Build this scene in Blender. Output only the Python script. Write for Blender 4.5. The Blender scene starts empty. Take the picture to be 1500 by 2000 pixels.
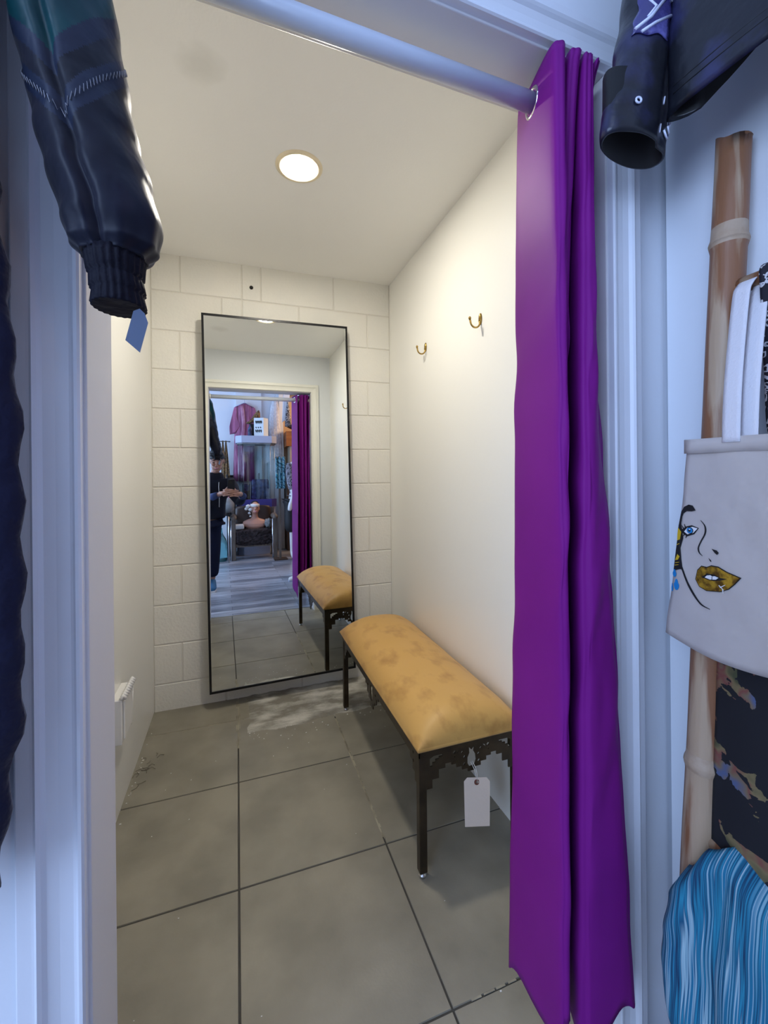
import bpy, bmesh, math, random
from mathutils import Vector, Matrix, noise
random.seed(7)
R = math.radians
sc = bpy.context.scene
COL = sc.collection
# ------------------------------------------------------------------ camera, world, light, exposure
cam_d = bpy.data.cameras.new('camera'); cam = bpy.data.objects.new('camera', cam_d); COL.objects.link(cam)
cam_d.sensor_fit = 'VERTICAL'; cam_d.sensor_height = 36; cam_d.sensor_width = 27
cam_d.lens = 830 / 2000 * 36; cam_d.shift_y = -78 / 2000; cam_d.clip_start = 0.03
yaw = math.atan(287 / 830)
cam.matrix_world = Matrix.Translation((0, 0, 1.22)) @ Matrix.Rotation(-yaw, 4, 'Z') @ Matrix.Rotation(R(90), 4, 'X') @ Matrix.Rotation(-0.0093, 4, 'Z')
sc.camera = cam
vs = sc.view_settings
vs.view_transform = 'Standard'; vs.look = 'None'; vs.gamma = 1; vs.use_curve_mapping = False; vs.exposure = 0.0
sc.cycles.use_denoising = True
sc.cycles.max_bounces = 10; sc.cycles.diffuse_bounces = 6; sc.cycles.glossy_bounces = 6
sc.cycles.transmission_bounces = 8; sc.cycles.transparent_max_bounces = 12
sc.cycles.sample_clamp_indirect = 6; sc.cycles.caustics_reflective = False; sc.cycles.caustics_refractive = False
W = bpy.data.worlds.new('world'); sc.world = W; W.use_nodes = True
W.node_tree.nodes['Background'].inputs[0].default_value = (0.50, 0.68, 1.0, 1)
W.node_tree.nodes['Background'].inputs[1].default_value = 1.6

def area(name, loc, target, sx, sy, power, col):
    d = bpy.data.lights.new(name, 'AREA'); d.shape = 'RECTANGLE'; d.size = sx; d.size_y = sy; d.energy = power; d.color = col
    o = bpy.data.objects.new(name, d); COL.objects.link(o); o.location = loc
    o.rotation_euler = (Vector(target) - Vector(loc)).to_track_quat('-Z', 'Y').to_euler(); return o
area('window_daylight', (-2.30, -1.40, 1.82), (0.9, -1.55, 1.50), 2.5, 2.0, 106, (0.49, 0.65, 1.0))
area('shop_ceiling_light', (-0.9, -1.3, 3.3), (-0.9, -1.3, 0), 1.2, 1.2, 11, (0.60, 0.73, 1.0))
area('alcove_ceiling_light', (1.9, -2.6, 3.0), (1.7, -2.8, 0), 0.5, 0.5, 34, (1.0, 0.62, 0.33))
LAMP_STRENGTH = 330

# ------------------------------------------------------------------ materials
def nd(nt, t, **kw):
    n = nt.nodes.new(t)
    for k, v in kw.items(): setattr(n, k, v)
    return n
def mat(name, col, rough=0.5, metal=0.0, col2=None, nscale=8.0, detail=4.0, bump=0.0, bscale=60.0, sheen=0.0, coat=0.0,
        spec=0.5, stretch=None, lo=0.35, hi=0.65, trans=0.0, emit=None, bdist=0.01, ior=1.45, alpha=1.0):
    m = bpy.data.materials.new(name); m.use_nodes = True; nt = m.node_tree; p = nt.nodes['Principled BSDF']
    p.inputs['Base Color'].default_value = (*col, 1); p.inputs['Roughness'].default_value = rough
    p.inputs['Metallic'].default_value = metal; p.inputs['Specular IOR Level'].default_value = spec
    p.inputs['Sheen Weight'].default_value = sheen; p.inputs['Coat Weight'].default_value = coat
    p.inputs['Transmission Weight'].default_value = trans; p.inputs['IOR'].default_value = ior; p.inputs['Alpha'].default_value = alpha
    tc = nd(nt, 'ShaderNodeTexCoord'); mp = nd(nt, 'ShaderNodeMapping')
    nt.links.new(tc.outputs['Object'], mp.inputs[0])
    if stretch: mp.inputs['Scale'].default_value = stretch
    if col2:
        n = nd(nt, 'ShaderNodeTexNoise'); n.inputs['Scale'].default_value = nscale; n.inputs['Detail'].default_value = detail
        r = nd(nt, 'ShaderNodeValToRGB'); r.color_ramp.elements[0].position = lo; r.color_ramp.elements[1].position = hi
        r.color_ramp.elements[0].color = (*col, 1); r.color_ramp.elements[1].color = (*col2, 1)
        nt.links.new(mp.outputs[0], n.inputs['Vector']); nt.links.new(n.outputs['Fac'], r.inputs[0]); nt.links.new(r.outputs[0], p.inputs['Base Color'])
    if bump:
        b = nd(nt, 'ShaderNodeBump'); b.inputs['Strength'].default_value = bump; b.inputs['Distance'].default_value = bdist
        n2 = nd(nt, 'ShaderNodeTexNoise'); n2.inputs['Scale'].default_value = bscale; n2.inputs['Detail'].default_value = 3
        nt.links.new(mp.outputs[0], n2.inputs['Vector']); nt.links.new(n2.outputs['Fac'], b.inputs['Height']); nt.links.new(b.outputs[0], p.inputs['Normal'])
    if emit: p.inputs['Emission Color'].default_value = (*emit[:3], 1); p.inputs['Emission Strength'].default_value = emit[3]
    return m
def wave_mat(name, cols, scale, axis='Y', rough=0.8, distort=1.0, sheen=0.3, dscale=2.0):
    m = bpy.data.materials.new(name); m.use_nodes = True; nt = m.node_tree; p = nt.nodes['Principled BSDF']
    p.inputs['Roughness'].default_value = rough; p.inputs['Sheen Weight'].default_value = sheen
    tc = nd(nt, 'ShaderNodeTexCoord'); w = nd(nt, 'ShaderNodeTexWave'); w.bands_direction = axis
    w.inputs['Scale'].default_value = scale; w.inputs['Distortion'].default_value = distort; w.inputs['Detail'].default_value = 2; w.inputs['Detail Scale'].default_value = dscale
    r = nd(nt, 'ShaderNodeValToRGB'); cr = r.color_ramp; cr.interpolation = 'LINEAR'
    while len(cr.elements) < len(cols): cr.elements.new(0.5)
    for i, c in enumerate(cols): cr.elements[i].position = i / (len(cols) - 1); cr.elements[i].color = (*c, 1)
    nt.links.new(tc.outputs['Object'], w.inputs[0]); nt.links.new(w.outputs['Fac'], r.inputs[0]); nt.links.new(r.outputs[0], p.inputs['Base Color'])
    return m
def voro_mat(name, a, b, c, scale, rough=0.7, th=(0.25, 0.45), randc=False):
    m = bpy.data.materials.new(name); m.use_nodes = True; nt = m.node_tree; p = nt.nodes['Principled BSDF']; p.inputs['Roughness'].default_value = rough
    tc = nd(nt, 'ShaderNodeTexCoord'); v = nd(nt, 'ShaderNodeTexVoronoi'); v.inputs['Scale'].default_value = scale
    n = nd(nt, 'ShaderNodeTexNoise'); n.inputs['Scale'].default_value = scale * .8
    mx = nd(nt, 'ShaderNodeVectorMath', operation='MULTIPLY_ADD'); mx.inputs[1].default_value = (.02,) * 3
    nt.links.new(tc.outputs['Object'], mx.inputs[2]); nt.links.new(n.outputs['Color'], mx.inputs[0]); nt.links.new(tc.outputs['Object'], n.inputs['Vector'])
    nt.links.new(mx.outputs[0], v.inputs['Vector'])
    r = nd(nt, 'ShaderNodeValToRGB'); cr = r.color_ramp; cr.interpolation = 'CONSTANT'; cr.elements.new(th[1])
    cr.elements[0].position = 0; cr.elements[0].color = (*a, 1); cr.elements[1].position = th[0]; cr.elements[1].color = (*b, 1)
    cr.elements[2].position = th[1]; cr.elements[2].color = (*c, 1)
    nt.links.new(v.outputs['Distance'], r.inputs[0]); nt.links.new(r.outputs[0], p.inputs['Base Color'])
    return m

M = {}
ZC_ = 2.36
M['wall'] = mat('wall_paint', (.80, .79, .74), .42, bump=.05, bscale=90)
M['wall_g'] = mat('glossy_wall_paint', (.86, .85, .80), .30, bump=.06, bscale=35, bdist=.006)
M['ceil'] = mat('ceiling_paint', (.90, .89, .855), .7, bump=.05, bscale=120)
def smudge(m, c, rad, col):
    nt = m.node_tree; p = nt.nodes['Principled BSDF']; base = tuple(p.inputs['Base Color'].default_value); tc = nd(nt, 'ShaderNodeTexCoord'); d = nd(nt, 'ShaderNodeVectorMath', operation='DISTANCE'); d.inputs[1].default_value = c
    n = nd(nt, 'ShaderNodeTexNoise'); n.inputs['Scale'].default_value = 14; a = nd(nt, 'ShaderNodeMath', operation='MULTIPLY_ADD'); a.inputs[1].default_value = .06
    r = nd(nt, 'ShaderNodeMapRange'); r.inputs[1].default_value = rad * .3 + .03; r.inputs[2].default_value = rad + .03; r.inputs[3].default_value = 1; r.inputs[4].default_value = 0
    x = nd(nt, 'ShaderNodeMix', data_type='RGBA'); x.inputs[6].default_value = base; x.inputs[7].default_value = (*col, 1)
    nt.links.new(tc.outputs['Object'], d.inputs[0]); nt.links.new(tc.outputs['Object'], n.inputs['Vector']); nt.links.new(n.outputs['Fac'], a.inputs[0]); nt.links.new(d.outputs['Value'], a.inputs[2])
    nt.links.new(a.outputs[0], r.inputs[0]); nt.links.new(r.outputs[0], x.inputs[0]); nt.links.new(x.outputs[2], p.inputs['Base Color'])
smudge(M['ceil'], (-.088, 1.281, ZC_), .075, (.79, .78, .735))
M['shopwall'] = mat('shop_wall_paint', (.74, .77, .82), .55, bump=.04, bscale=80)
M['trim'] = mat('trim_paint', (.72, .745, .80), .38, bump=.03, bscale=50)
M['jamb'] = mat('jamb_paint', (.70, .69, .70), .45, bump=.03, bscale=60)
M['cmu'] = mat('painted_block', (.80, .775, .70), .5, col2=(.765, .75, .685), nscale=5, bump=.35, bscale=85, bdist=.006)
M['cmu_b'] = mat('painted_mortar', (.70, .67, .60), .7, bump=.2, bscale=120)
M['tile'] = mat('grey_floor_tile', (.30, .275, .215), .42, col2=(.215, .197, .155), nscale=5, detail=9, bump=.08, bscale=160, bdist=.003)
M['grout'] = mat('dark_grout', (.05, .047, .04), .9, col2=(.075, .07, .06), nscale=10)
M['grout_l'] = mat('pale_grout', (.42, .38, .28), .9, col2=(.2, .18, .14), nscale=14)
M['cement'] = mat('cement_patch', (.25, .235, .195), .85, col2=(.62, .60, .54), nscale=6, detail=12, bump=.7, bscale=40, bdist=.01, lo=.42, hi=.62, stretch=(1, 2.2, 1))
M['plank'] = None
M['brass'] = mat('aged_brass', (.50, .33, .09), .28, 1.0, col2=(.30, .19, .05), nscale=60)
M['chrome'] = mat('chrome', (.75, .76, .78), .08, 1.0)
M['steel'] = mat('steel', (.6, .6, .6), .3, 1.0)
M['black_metal'] = mat('black_metal', (.012, .012, .013), .35, .4)
M['bronze'] = mat('bronze_brown_metal', (.060, .042, .024), .36, .5, col2=(.035, .025, .015), nscale=20)
M['mirror'] = mat('mirror_silver', (.86, .885, .865), .0, 1.0)
M['suede'] = mat('tan_leather', (.60, .345, .095), .47, col2=(.40, .205, .048), nscale=15, detail=12, bump=.2, bscale=26, bdist=.004, lo=.50, hi=.74, sheen=.1, stretch=(1, .6, 1))
M['white'] = mat('white_plastic', (.78, .77, .74), .5)
M['rod'] = mat('white_rod', (.55, .60, .70), .32)
M['black'] = mat('matte_black', (.008, .008, .01), .6)
M['hole'] = mat('dark_hole', (.02, .018, .015), .9)
M['tag'] = mat('manila_tag', (.74, .62, .52), .8, bump=.1, bscale=60)
M['bluetag'] = mat('blue_grey_tag', (.20, .28, .42), .7)
M['string'] = mat('cotton_string', (.75, .72, .66), .9)
M['redring'] = mat('tag_eyelet', (.16, .05, .035), .7)
M['purple'] = mat('purple_satin', (.200, .012, .215), .55, spec=.14, col2=(.170, .009, .185), nscale=3, sheen=0, bump=.03, bscale=400, bdist=.001)
M['navy'] = mat('navy_nylon', (.0045, .006, .020), .46, spec=.22, col2=(.003, .004, .011), nscale=9, bump=.25, bscale=18, bdist=.02, sheen=.1)
M['teal'] = mat('teal_satin', (.004, .050, .056), .36, spec=.3, col2=(.002, .020, .030), nscale=10, bump=.2, bscale=18, bdist=.02)
M['slate'] = mat('slate_nylon_band', (.012, .018, .040), .5, spec=.3, bump=.3, bscale=30, bdist=.01)
M['rib'] = mat('ribbed_cuff', (.005, .005, .012), .7, spec=.2, bump=.4, bscale=60, bdist=.01)
M['thread'] = mat('grey_thread', (.30, .31, .36), .6)
M['navycoat'] = mat('dark_navy_quilting', (.007, .008, .030), .8, spec=.15, bump=.6, bscale=40, bdist=.01, sheen=.2)
M['coated'] = mat('coated_black_denim', (.009, .010, .016), .28, col2=(.045, .045, .15), nscale=7, detail=5, bump=.35, bscale=22, bdist=.01, lo=.52, hi=.72)  # violet-blue gloss highlights blotched into the black base colour
M['silver'] = mat('silver_paint', (.72, .75, .92), .3, .1)
M['bamboo'] = mat('bamboo_wood', (.26, .115, .055), .45, col2=(.46, .33, .22), nscale=9, detail=9, stretch=(3.5, 3.5, .28), bump=.3, bscale=25, bdist=.004, lo=.46, hi=.56)
M['bamboo_n'] = mat('bamboo_node', (.47, .35, .25), .6, col2=(.36, .24, .15), nscale=20, bump=.3, bscale=50)
M['canvas'] = mat('natural_canvas', (.56, .50, .47), .9, col2=(.48, .43, .41), nscale=3, bump=.5, bscale=14, bdist=.012)
M['strap'] = mat('cotton_webbing', (.72, .70, .74), .9, bump=.4, bscale=260, bdist=.002)
M['ink'] = mat('black_ink', (.010, .010, .012), .6)
M['gold'] = mat('gold_glitter', (.55, .33, .03), .4, .45, col2=(.14, .07, .01), nscale=75, bump=.5, bscale=200, bdist=.002, lo=.4, hi=.6)
M['blue_ink'] = mat('blue_ink', (.01, .22, .55), .6)
M['yellow_ink'] = mat('yellow_ink', (.65, .42, .02), .6)
M['white_ink'] = mat('white_ink', (.8, .8, .82), .6)
M['swirl'] = voro_mat('black_and_white_swirl_print', (.01, .01, .02), (.62, .62, .66), (.01, .01, .02), 75, th=(.28, .46))
M['pink'] = mat('plum_pink_satin', (.44, .15, .29), .35, col2=(.20, .055, .12), nscale=5, stretch=(5, 5, .8), bump=.2, bscale=12)
M['lace'] = mat('white_lace', (.84, .85, .90), .9, col2=(.62, .63, .68), nscale=28, bump=.5, bscale=60)
M['orange'] = mat('orange_wood', (.42, .15, .035), .45, col2=(.30, .09, .02), nscale=4, stretch=(1, 1, 6))
M['tanwall'] = mat('tan_wall_paint', (.52, .36, .22), .7)
M['darkwood'] = mat('dark_wood', (.06, .035, .022), .5)
M['greywood'] = mat('grey_brown_wood', (.15, .12, .095), .5, col2=(.085, .065, .055), nscale=6, stretch=(6, 6, .6))
M['fur'] = mat('dark_brown_fur', (.012, .008, .009), .95, col2=(.05, .035, .037), nscale=30, bump=1, bscale=45, bdist=.03)
M['skin'] = mat('skin', (.46, .23, .15), .5)
M['skin2'] = mat('mannequin_skin', (.55, .29, .21), .35)
M['hair'] = mat('black_hair', (.008, .007, .008), .5, bump=.6, bscale=80)
M['hoodie'] = mat('charcoal_hoodie', (.013, .013, .020), .9, sheen=.03, spec=.2)
M['cuffblue'] = mat('dark_blue_knit', (.03, .045, .12), .9)
M['trouser'] = mat('navy_trousers', (.008, .010, .026), .9, spec=.2)
M['blueshoe'] = mat('blue_sneaker', (.03, .13, .26), .7)
M['grey'] = mat('grey_felt', (.30, .31, .31), .9, col2=(.20, .21, .21), nscale=12)
M['tealglass'] = mat('teal_glass', (.30, .70, .74), .05, trans=.8)
M['glass'] = None
M['pearl'] = mat('pale_laminate', (.42, .47, .62), .4)
M['tanlam'] = mat('tan_laminate', (.45, .33, .24), .5)
M['cardbox'] = mat('white_card', (.72, .80, .84), .7)
M['leo'] = voro_mat('leopard_print', (.03, .02, .015), (.30, .17, .06), (.05, .03, .02), 45, th=(.3, .55))
M['peacock'] = wave_mat('teal_peacock_print', [(.005, .02, .04), (.0, .14, .22), (.02, .30, .38), (.30, .45, .45), (.0, .10, .2)], 6, 'DIAGONAL', .6, 9, .2, 1.5)
M['zigzag'] = wave_mat('black_white_zigzag', [(.01, .01, .02), (.02, .02, .03), (.62, .60, .68), (.02, .02, .03)], 9, 'DIAGONAL', .8, 12, .1, 3)
M['mannequin'] = mat('white_mannequin', (.72, .71, .70), .35)
M['purplebase'] = mat('purple_velvet', (.05, .04, .22), .7)
M['inkblue'] = mat('blue_black_patent', (.012, .018, .05), .25, col2=(.06, .09, .20), nscale=14, bump=.6, bscale=20)
M['sky'] = M['cyan'] = mat('cyan_knit', (.05, .35, .60), .8)
M['lime'] = mat('yellow_green_knit', (.50, .58, .12), .8)
M['coral'] = mat('coral_pink_knit', (.62, .20, .28), .8)
M['mint'] = mat('mint_knit', (.20, .50, .40), .8)
M['phone'] = mat('black_phone', (.015, .015, .018), .15)
M['dust'] = mat('dust', (.14, .12, .09), .95)

def glass_mat():
    m = bpy.data.materials.new('clear_glass'); m.use_nodes = True; nt = m.node_tree; nt.nodes.clear()
    o = nd(nt, 'ShaderNodeOutputMaterial'); t = nd(nt, 'ShaderNodeBsdfTransparent'); g = nd(nt, 'ShaderNodeBsdfGlossy'); x = nd(nt, 'ShaderNodeMixShader')
    t.inputs[0].default_value = (.93, .98, .985, 1); g.inputs['Roughness'].default_value = .02; x.inputs[0].default_value = .07
    nt.links.new(t.outputs[0], x.inputs[1]); nt.links.new(g.outputs[0], x.inputs[2]); nt.links.new(x.outputs[0], o.inputs[0]); return m
M['glass'] = glass_mat()
def plank_mat():
    m = bpy.data.materials.new('grey_wood_planks'); m.use_nodes = True; nt = m.node_tree; p = nt.nodes['Principled BSDF']; p.inputs['Roughness'].default_value = .28
    tc = nd(nt, 'ShaderNodeTexCoord'); b = nd(nt, 'ShaderNodeTexBrick'); b.inputs['Scale'].default_value = 1
    b.inputs['Brick Width'].default_value = 1.2; b.inputs['Row Height'].default_value = .12; b.inputs['Mortar Size'].default_value = .0018
    b.inputs['Color1'].default_value = (.20, .205, .235, 1); b.inputs['Color2'].default_value = (.46, .465, .51, 1); b.inputs['Mortar'].default_value = (.05, .05, .06, 1)
    n = nd(nt, 'ShaderNodeTexNoise'); n.inputs['Scale'].default_value = 6; n.inputs['Detail'].default_value = 8
    mp = nd(nt, 'ShaderNodeMapping'); mp.inputs['Scale'].default_value = (.5, 7, 1)
    r = nd(nt, 'ShaderNodeValToRGB'); r.color_ramp.elements[0].position = .3; r.color_ramp.elements[1].position = .7
    r.color_ramp.elements[0].color = (.36, .36, .36, 1); r.color_ramp.elements[1].color = (1.25, 1.25, 1.25, 1)
    mx = nd(nt, 'ShaderNodeMix', data_type='RGBA', blend_type='MULTIPLY'); mx.inputs[0].default_value = 1
    nt.links.new(tc.outputs['Object'], b.inputs['Vector']); nt.links.new(tc.outputs['Object'], mp.inputs[0]); nt.links.new(mp.outputs[0], n.inputs['Vector'])
    nt.links.new(n.outputs['Fac'], r.inputs[0]); nt.links.new(b.outputs['Color'], mx.inputs[6]); nt.links.new(r.outputs[0], mx.inputs[7]); nt.links.new(mx.outputs[2], p.inputs['Base Color'])
    return m
M['plank'] = plank_mat()
def floral_mat():
    m = bpy.data.materials.new('dark_floral_tapestry'); m.use_nodes = True; nt = m.node_tree; p = nt.nodes['Principled BSDF']; p.inputs['Roughness'].default_value = .9
    tc = nd(nt, 'ShaderNodeTexCoord'); n = nd(nt, 'ShaderNodeTexNoise'); n.inputs['Scale'].default_value = 17; n.inputs['Detail'].default_value = 6; n.inputs['Distortion'].default_value = .9
    n2 = nd(nt, 'ShaderNodeTexNoise'); n2.inputs['Scale'].default_value = 22
    r = nd(nt, 'ShaderNodeValToRGB'); r.color_ramp.interpolation = 'CONSTANT'; r.color_ramp.elements[0].color = (0, 0, 0, 1); r.color_ramp.elements[1].position = .54; r.color_ramp.elements[1].color = (1, 1, 1, 1)
    c = nd(nt, 'ShaderNodeValToRGB'); cr = c.color_ramp
    for i in range(3): cr.elements.new(.5)
    for i, (q, k) in enumerate(zip((.3, .42, .5, .58, .7), ((.07, .075, .035), (.20, .15, .07), (.20, .06, .05), (.18, .13, .08), (.08, .11, .22)))):
        cr.elements[i].position = q; cr.elements[i].color = (*k, 1)
    mx = nd(nt, 'ShaderNodeMix', data_type='RGBA'); mx.inputs[6].default_value = (.008, .008, .012, 1)
    nt.links.new(tc.outputs['Object'], n.inputs['Vector']); nt.links.new(tc.outputs['Object'], n2.inputs['Vector']); nt.links.new(n.outputs['Fac'], r.inputs[0]); nt.links.new(n2.outputs['Fac'], c.inputs[0])
    nt.links.new(r.outputs[0], mx.inputs[0]); nt.links.new(c.outputs[0], mx.inputs[7]); nt.links.new(mx.outputs[2], p.inputs['Base Color'])
    return m
M['floral'] = floral_mat()
def stripe_mat():
    m = bpy.data.materials.new('blue_striped_knit'); m.use_nodes = True; nt = m.node_tree; p = nt.nodes['Principled BSDF']; p.inputs['Roughness'].default_value = .9
    tc = nd(nt, 'ShaderNodeTexCoord'); mp = nd(nt, 'ShaderNodeMapping'); mp.inputs['Scale'].default_value = (0, 165, 2.0)
    n = nd(nt, 'ShaderNodeTexNoise'); n.inputs['Scale'].default_value = 1; n.inputs['Detail'].default_value = 1
    c = nd(nt, 'ShaderNodeValToRGB'); cr = c.color_ramp
    for i in range(5): cr.elements.new(.5)
    for i, (q, k) in enumerate(zip((.30, .38, .44, .49, .54, .58, .66), ((.22, .42, .52), (.012, .19, .33), (.005, .035, .10), (.02, .25, .40), (.01, .10, .21), (.36, .54, .62), (.012, .17, .31)))):
        cr.elements[i].position = q; cr.elements[i].color = (*k, 1)
    nt.links.new(tc.outputs['Object'], mp.inputs[0]); nt.links.new(mp.outputs[0], n.inputs['Vector']); nt.links.new(n.outputs['Fac'], c.inputs[0]); nt.links.new(c.outputs[0], p.inputs['Base Color'])
    return m
M['stripe'] = stripe_mat()

# ------------------------------------------------------------------ mesh helpers
class MB:
    def __init__(s): s.v = []; s.f = []; s.mi = []; s.sm = []
    def add(s, vs_, fs, mi=0, smooth=False):
        o = len(s.v); s.v += [tuple(v) for v in vs_]
        for f in fs: s.f.append(tuple(i + o for i in f)); s.mi.append(mi); s.sm.append(smooth)
        return s
    def box(s, a, b, mi=0, fn=None):
        (x0, y0, z0), (x1, y1, z1) = a, b
        vs_ = [(x, y, z) for z in (z0, z1) for y in (y0, y1) for x in (x0, x1)]
        if fn: vs_ = [fn(*v) for v in vs_]
        return s.add(vs_, [(0, 2, 3, 1), (4, 5, 7, 6), (0, 1, 5, 4), (2, 6, 7, 3), (0, 4, 6, 2), (1, 3, 7, 5)], mi)
    def prism(s, pts, z0, z1, mi=0, fn=None):
        n = len(pts); vs_ = [(x, y, z0) for x, y in pts] + [(x, y, z1) for x, y in pts]
        if fn: vs_ = [fn(*v) for v in vs_]
        return s.add(vs_, [tuple(range(n))[::-1], tuple(range(n, 2 * n))] + [(i, (i + 1) % n, n + (i + 1) % n, n + i) for i in range(n)], mi)
    def loft(s, rings, closed=True, caps=True, mi=0, smooth=True, mfn=None):
        n = len(rings[0]); o = len(s.v); s.v += [tuple(p) for r in rings for p in r]
        for j in range(len(rings) - 1):
            for i in range(n if closed else n - 1):
                k = (i + 1) % n; s.f.append((o + j * n + i, o + j * n + k, o + (j + 1) * n + k, o + (j + 1) * n + i))
                s.mi.append(mfn(j, i) if mfn else mi); s.sm.append(smooth)
        if caps and closed:
            s.f.append(tuple(o + i for i in range(n))[::-1]); s.mi.append(mi); s.sm.append(False)
            e = o + (len(rings) - 1) * n; s.f.append(tuple(e + i for i in range(n))); s.mi.append(mi); s.sm.append(False)
        return s
    def tube(s, pts, r, n=10, mi=0, caps=True):
        pts = [Vector(p) for p in pts]; rr = r if isinstance(r, (list, tuple)) else [r] * len(pts); rings = []; up = None
        for i, p in enumerate(pts):
            t = (pts[min(i + 1, len(pts) - 1)] - pts[max(i - 1, 0)]).normalized()
            if up is None: up = Vector((0, 0, 1)) if abs(t.z) < .9 else Vector((1, 0, 0))
            a = t.cross(up).normalized(); b = t.cross(a).normalized(); up = -b if b.dot(up) < 0 else b
            rings.append([p + (a * math.cos(q) + b * math.sin(q)) * rr[i] for q in (2 * math.pi * k / n for k in range(n))])
        return s.loft(rings, True, caps, mi)
    def lathe(s, prof, c, n=24, mi=0, ax=None):
        c = Vector(c); Q = ax.to_3x3() if ax else Matrix.Identity(3)
        rings = [[c + Q @ Vector((r * math.cos(2 * math.pi * k / n), r * math.sin(2 * math.pi * k / n), z)) for k in range(n)] for r, z in prof]
        return s.loft(rings, True, True, mi)
    def sheet(s, rows, t, mi=0, mfn=None):
        """grid of points given a real thickness t"""
        nr, nc = len(rows), len(rows[0]); P = [[Vector(p) for p in r] for r in rows]; A = []; B = []
        for j in range(nr):
            a = []; b = []
            for i in range(nc):
                du = P[j][min(i + 1, nc - 1)] - P[j][max(i - 1, 0)]; dv = P[min(j + 1, nr - 1)][i] - P[max(j - 1, 0)][i]
                n = du.cross(dv); n = n.normalized() if n.length > 1e-9 else Vector((0, 0, 1))
                a.append(P[j][i] + n * t / 2); b.append(P[j][i] - n * t / 2)
            A.append(a); B.append(b)
        rings = [A[j] + B[j][::-1] for j in range(nr)]
        return s.loft(rings, True, False, mi, True, (lambda j, i: mfn(j, i if i < nc else 2 * nc - 2 - i)) if mfn else None).cap_rows(rings)
    def cap_rows(s, rings):
        n = len(rings[0]); h = n // 2; e = len(s.v) - n; o = len(s.v) - n * len(rings)
        for base in (o, e):
            for i in range(h - 1): s.f.append((base + i, base + i + 1, base + n - 2 - i, base + n - 1 - i)); s.mi.append(0); s.sm.append(False)
        return s
    def build(s, name, mats, parent=None, origin=None, mods=None):
        me = bpy.data.meshes.new(name); off = Vector(origin) if origin else Vector((0, 0, 0))
        me.from_pydata([tuple(Vector(v) - off) for v in s.v], [], s.f); me.update()
        for m in (mats if isinstance(mats, (list, tuple)) else [mats]): me.materials.append(m)
        me.polygons.foreach_set('material_index', s.mi); me.polygons.foreach_set('use_smooth', s.sm)
        bm = bmesh.new(); bm.from_mesh(me); bmesh.ops.recalc_face_normals(bm, faces=bm.faces); bm.to_mesh(me); bm.free()
        o = bpy.data.objects.new(name, me); COL.objects.link(o); o.location = off
        if parent:
            o.parent = parent; o.location = off - Vector(wloc(parent))
        return o
def wloc(o):
    p = Vector(o.location)
    while o.parent: o = o.parent; p += Vector(o.location)
    return p
def bev(o, w, seg=2, ang=30):
    m = o.modifiers.new('bevel', 'BEVEL'); m.width = w; m.segments = seg; m.limit_method = 'ANGLE'; m.angle_limit = R(ang); return o
def sub(o, l=1):
    m = o.modifiers.new('subsurf', 'SUBSURF'); m.levels = l; m.render_levels = l; return o
def tag(o, label, cat, group=None, kind=None):
    o['label'] = label; o['category'] = cat
    if group: o['group'] = group
    if kind: o['kind'] = kind
    return o
def struct(o): o['kind'] = 'structure'; return o
def thing(name, loc, label, cat, group=None):
    o = bpy.data.objects.new(name, None); COL.objects.link(o); o.location = loc; o.empty_display_size = .05
    return tag(o, label, cat, group)
def ell(c, a, b, u=(1, 0, 0), v=(0, 1, 0), n=24, fn=None):
    c = Vector(c); u = Vector(u); v = Vector(v); out = []
    for k in range(n):
        q = 2 * math.pi * k / n; f = 1 + (fn(q) if fn else 0); out.append(c + u * (a * math.cos(q) * f) + v * (b * math.sin(q) * f))
    return out
def flat_shape(loops, depth, fn, name, m, parent=None, origin=None, res=1):
    """2D outline with holes, filled and extruded, mapped by fn(x, y, z)"""
    cu = bpy.data.curves.new(name + '_c', 'CURVE'); cu.dimensions = '2D'; cu.fill_mode = 'BOTH'; cu.extrude = depth / 2
    for L in loops:
        sp = cu.splines.new('POLY'); sp.points.add(len(L) - 1); sp.use_cyclic_u = True
        for p, q in zip(sp.points, L): p.co = (q[0], q[1], 0, 1)
    o = bpy.data.objects.new(name + '_c', cu); COL.objects.link(o)
    me = bpy.data.meshes.new_from_object(o, depsgraph=None) if False else None
    dg = bpy.context.evaluated_depsgraph_get(); me = bpy.data.meshes.new_from_object(o.evaluated_get(dg))
    bpy.data.objects.remove(o); bpy.data.curves.remove(cu)
    mb = MB(); mb.add([fn(*v.co) for v in me.vertices], [tuple(p.vertices) for p in me.polygons]); bpy.data.meshes.remove(me)
    return mb.build(name, m, parent, origin)
def skinned(joints, edges, smooth=2):
    """continuous limb surface grown on a skeleton -> list of verts/faces"""
    names = list(joints); me = bpy.data.meshes.new('sk'); me.from_pydata([joints[n][0] for n in names], [(names.index(a), names.index(b)) for a, b in edges], [])
    o = bpy.data.objects.new('sk', me); COL.objects.link(o); m = o.modifiers.new('s', 'SKIN'); m.use_smooth_shade = True
    for i, n in enumerate(names):
        r = joints[n][1]; me.skin_vertices[0].data[i].radius = r if isinstance(r, tuple) else (r, r)
    me.skin_vertices[0].data[0].use_root = True
    s = o.modifiers.new('u', 'SUBSURF'); s.levels = smooth
    dg = bpy.context.evaluated_depsgraph_get(); e = bpy.data.meshes.new_from_object(o.evaluated_get(dg))
    out = ([tuple(v.co) for v in e.vertices], [tuple(p.vertices) for p in e.polygons])
    bpy.data.objects.remove(o); bpy.data.meshes.remove(me); bpy.data.meshes.remove(e); return out
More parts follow.
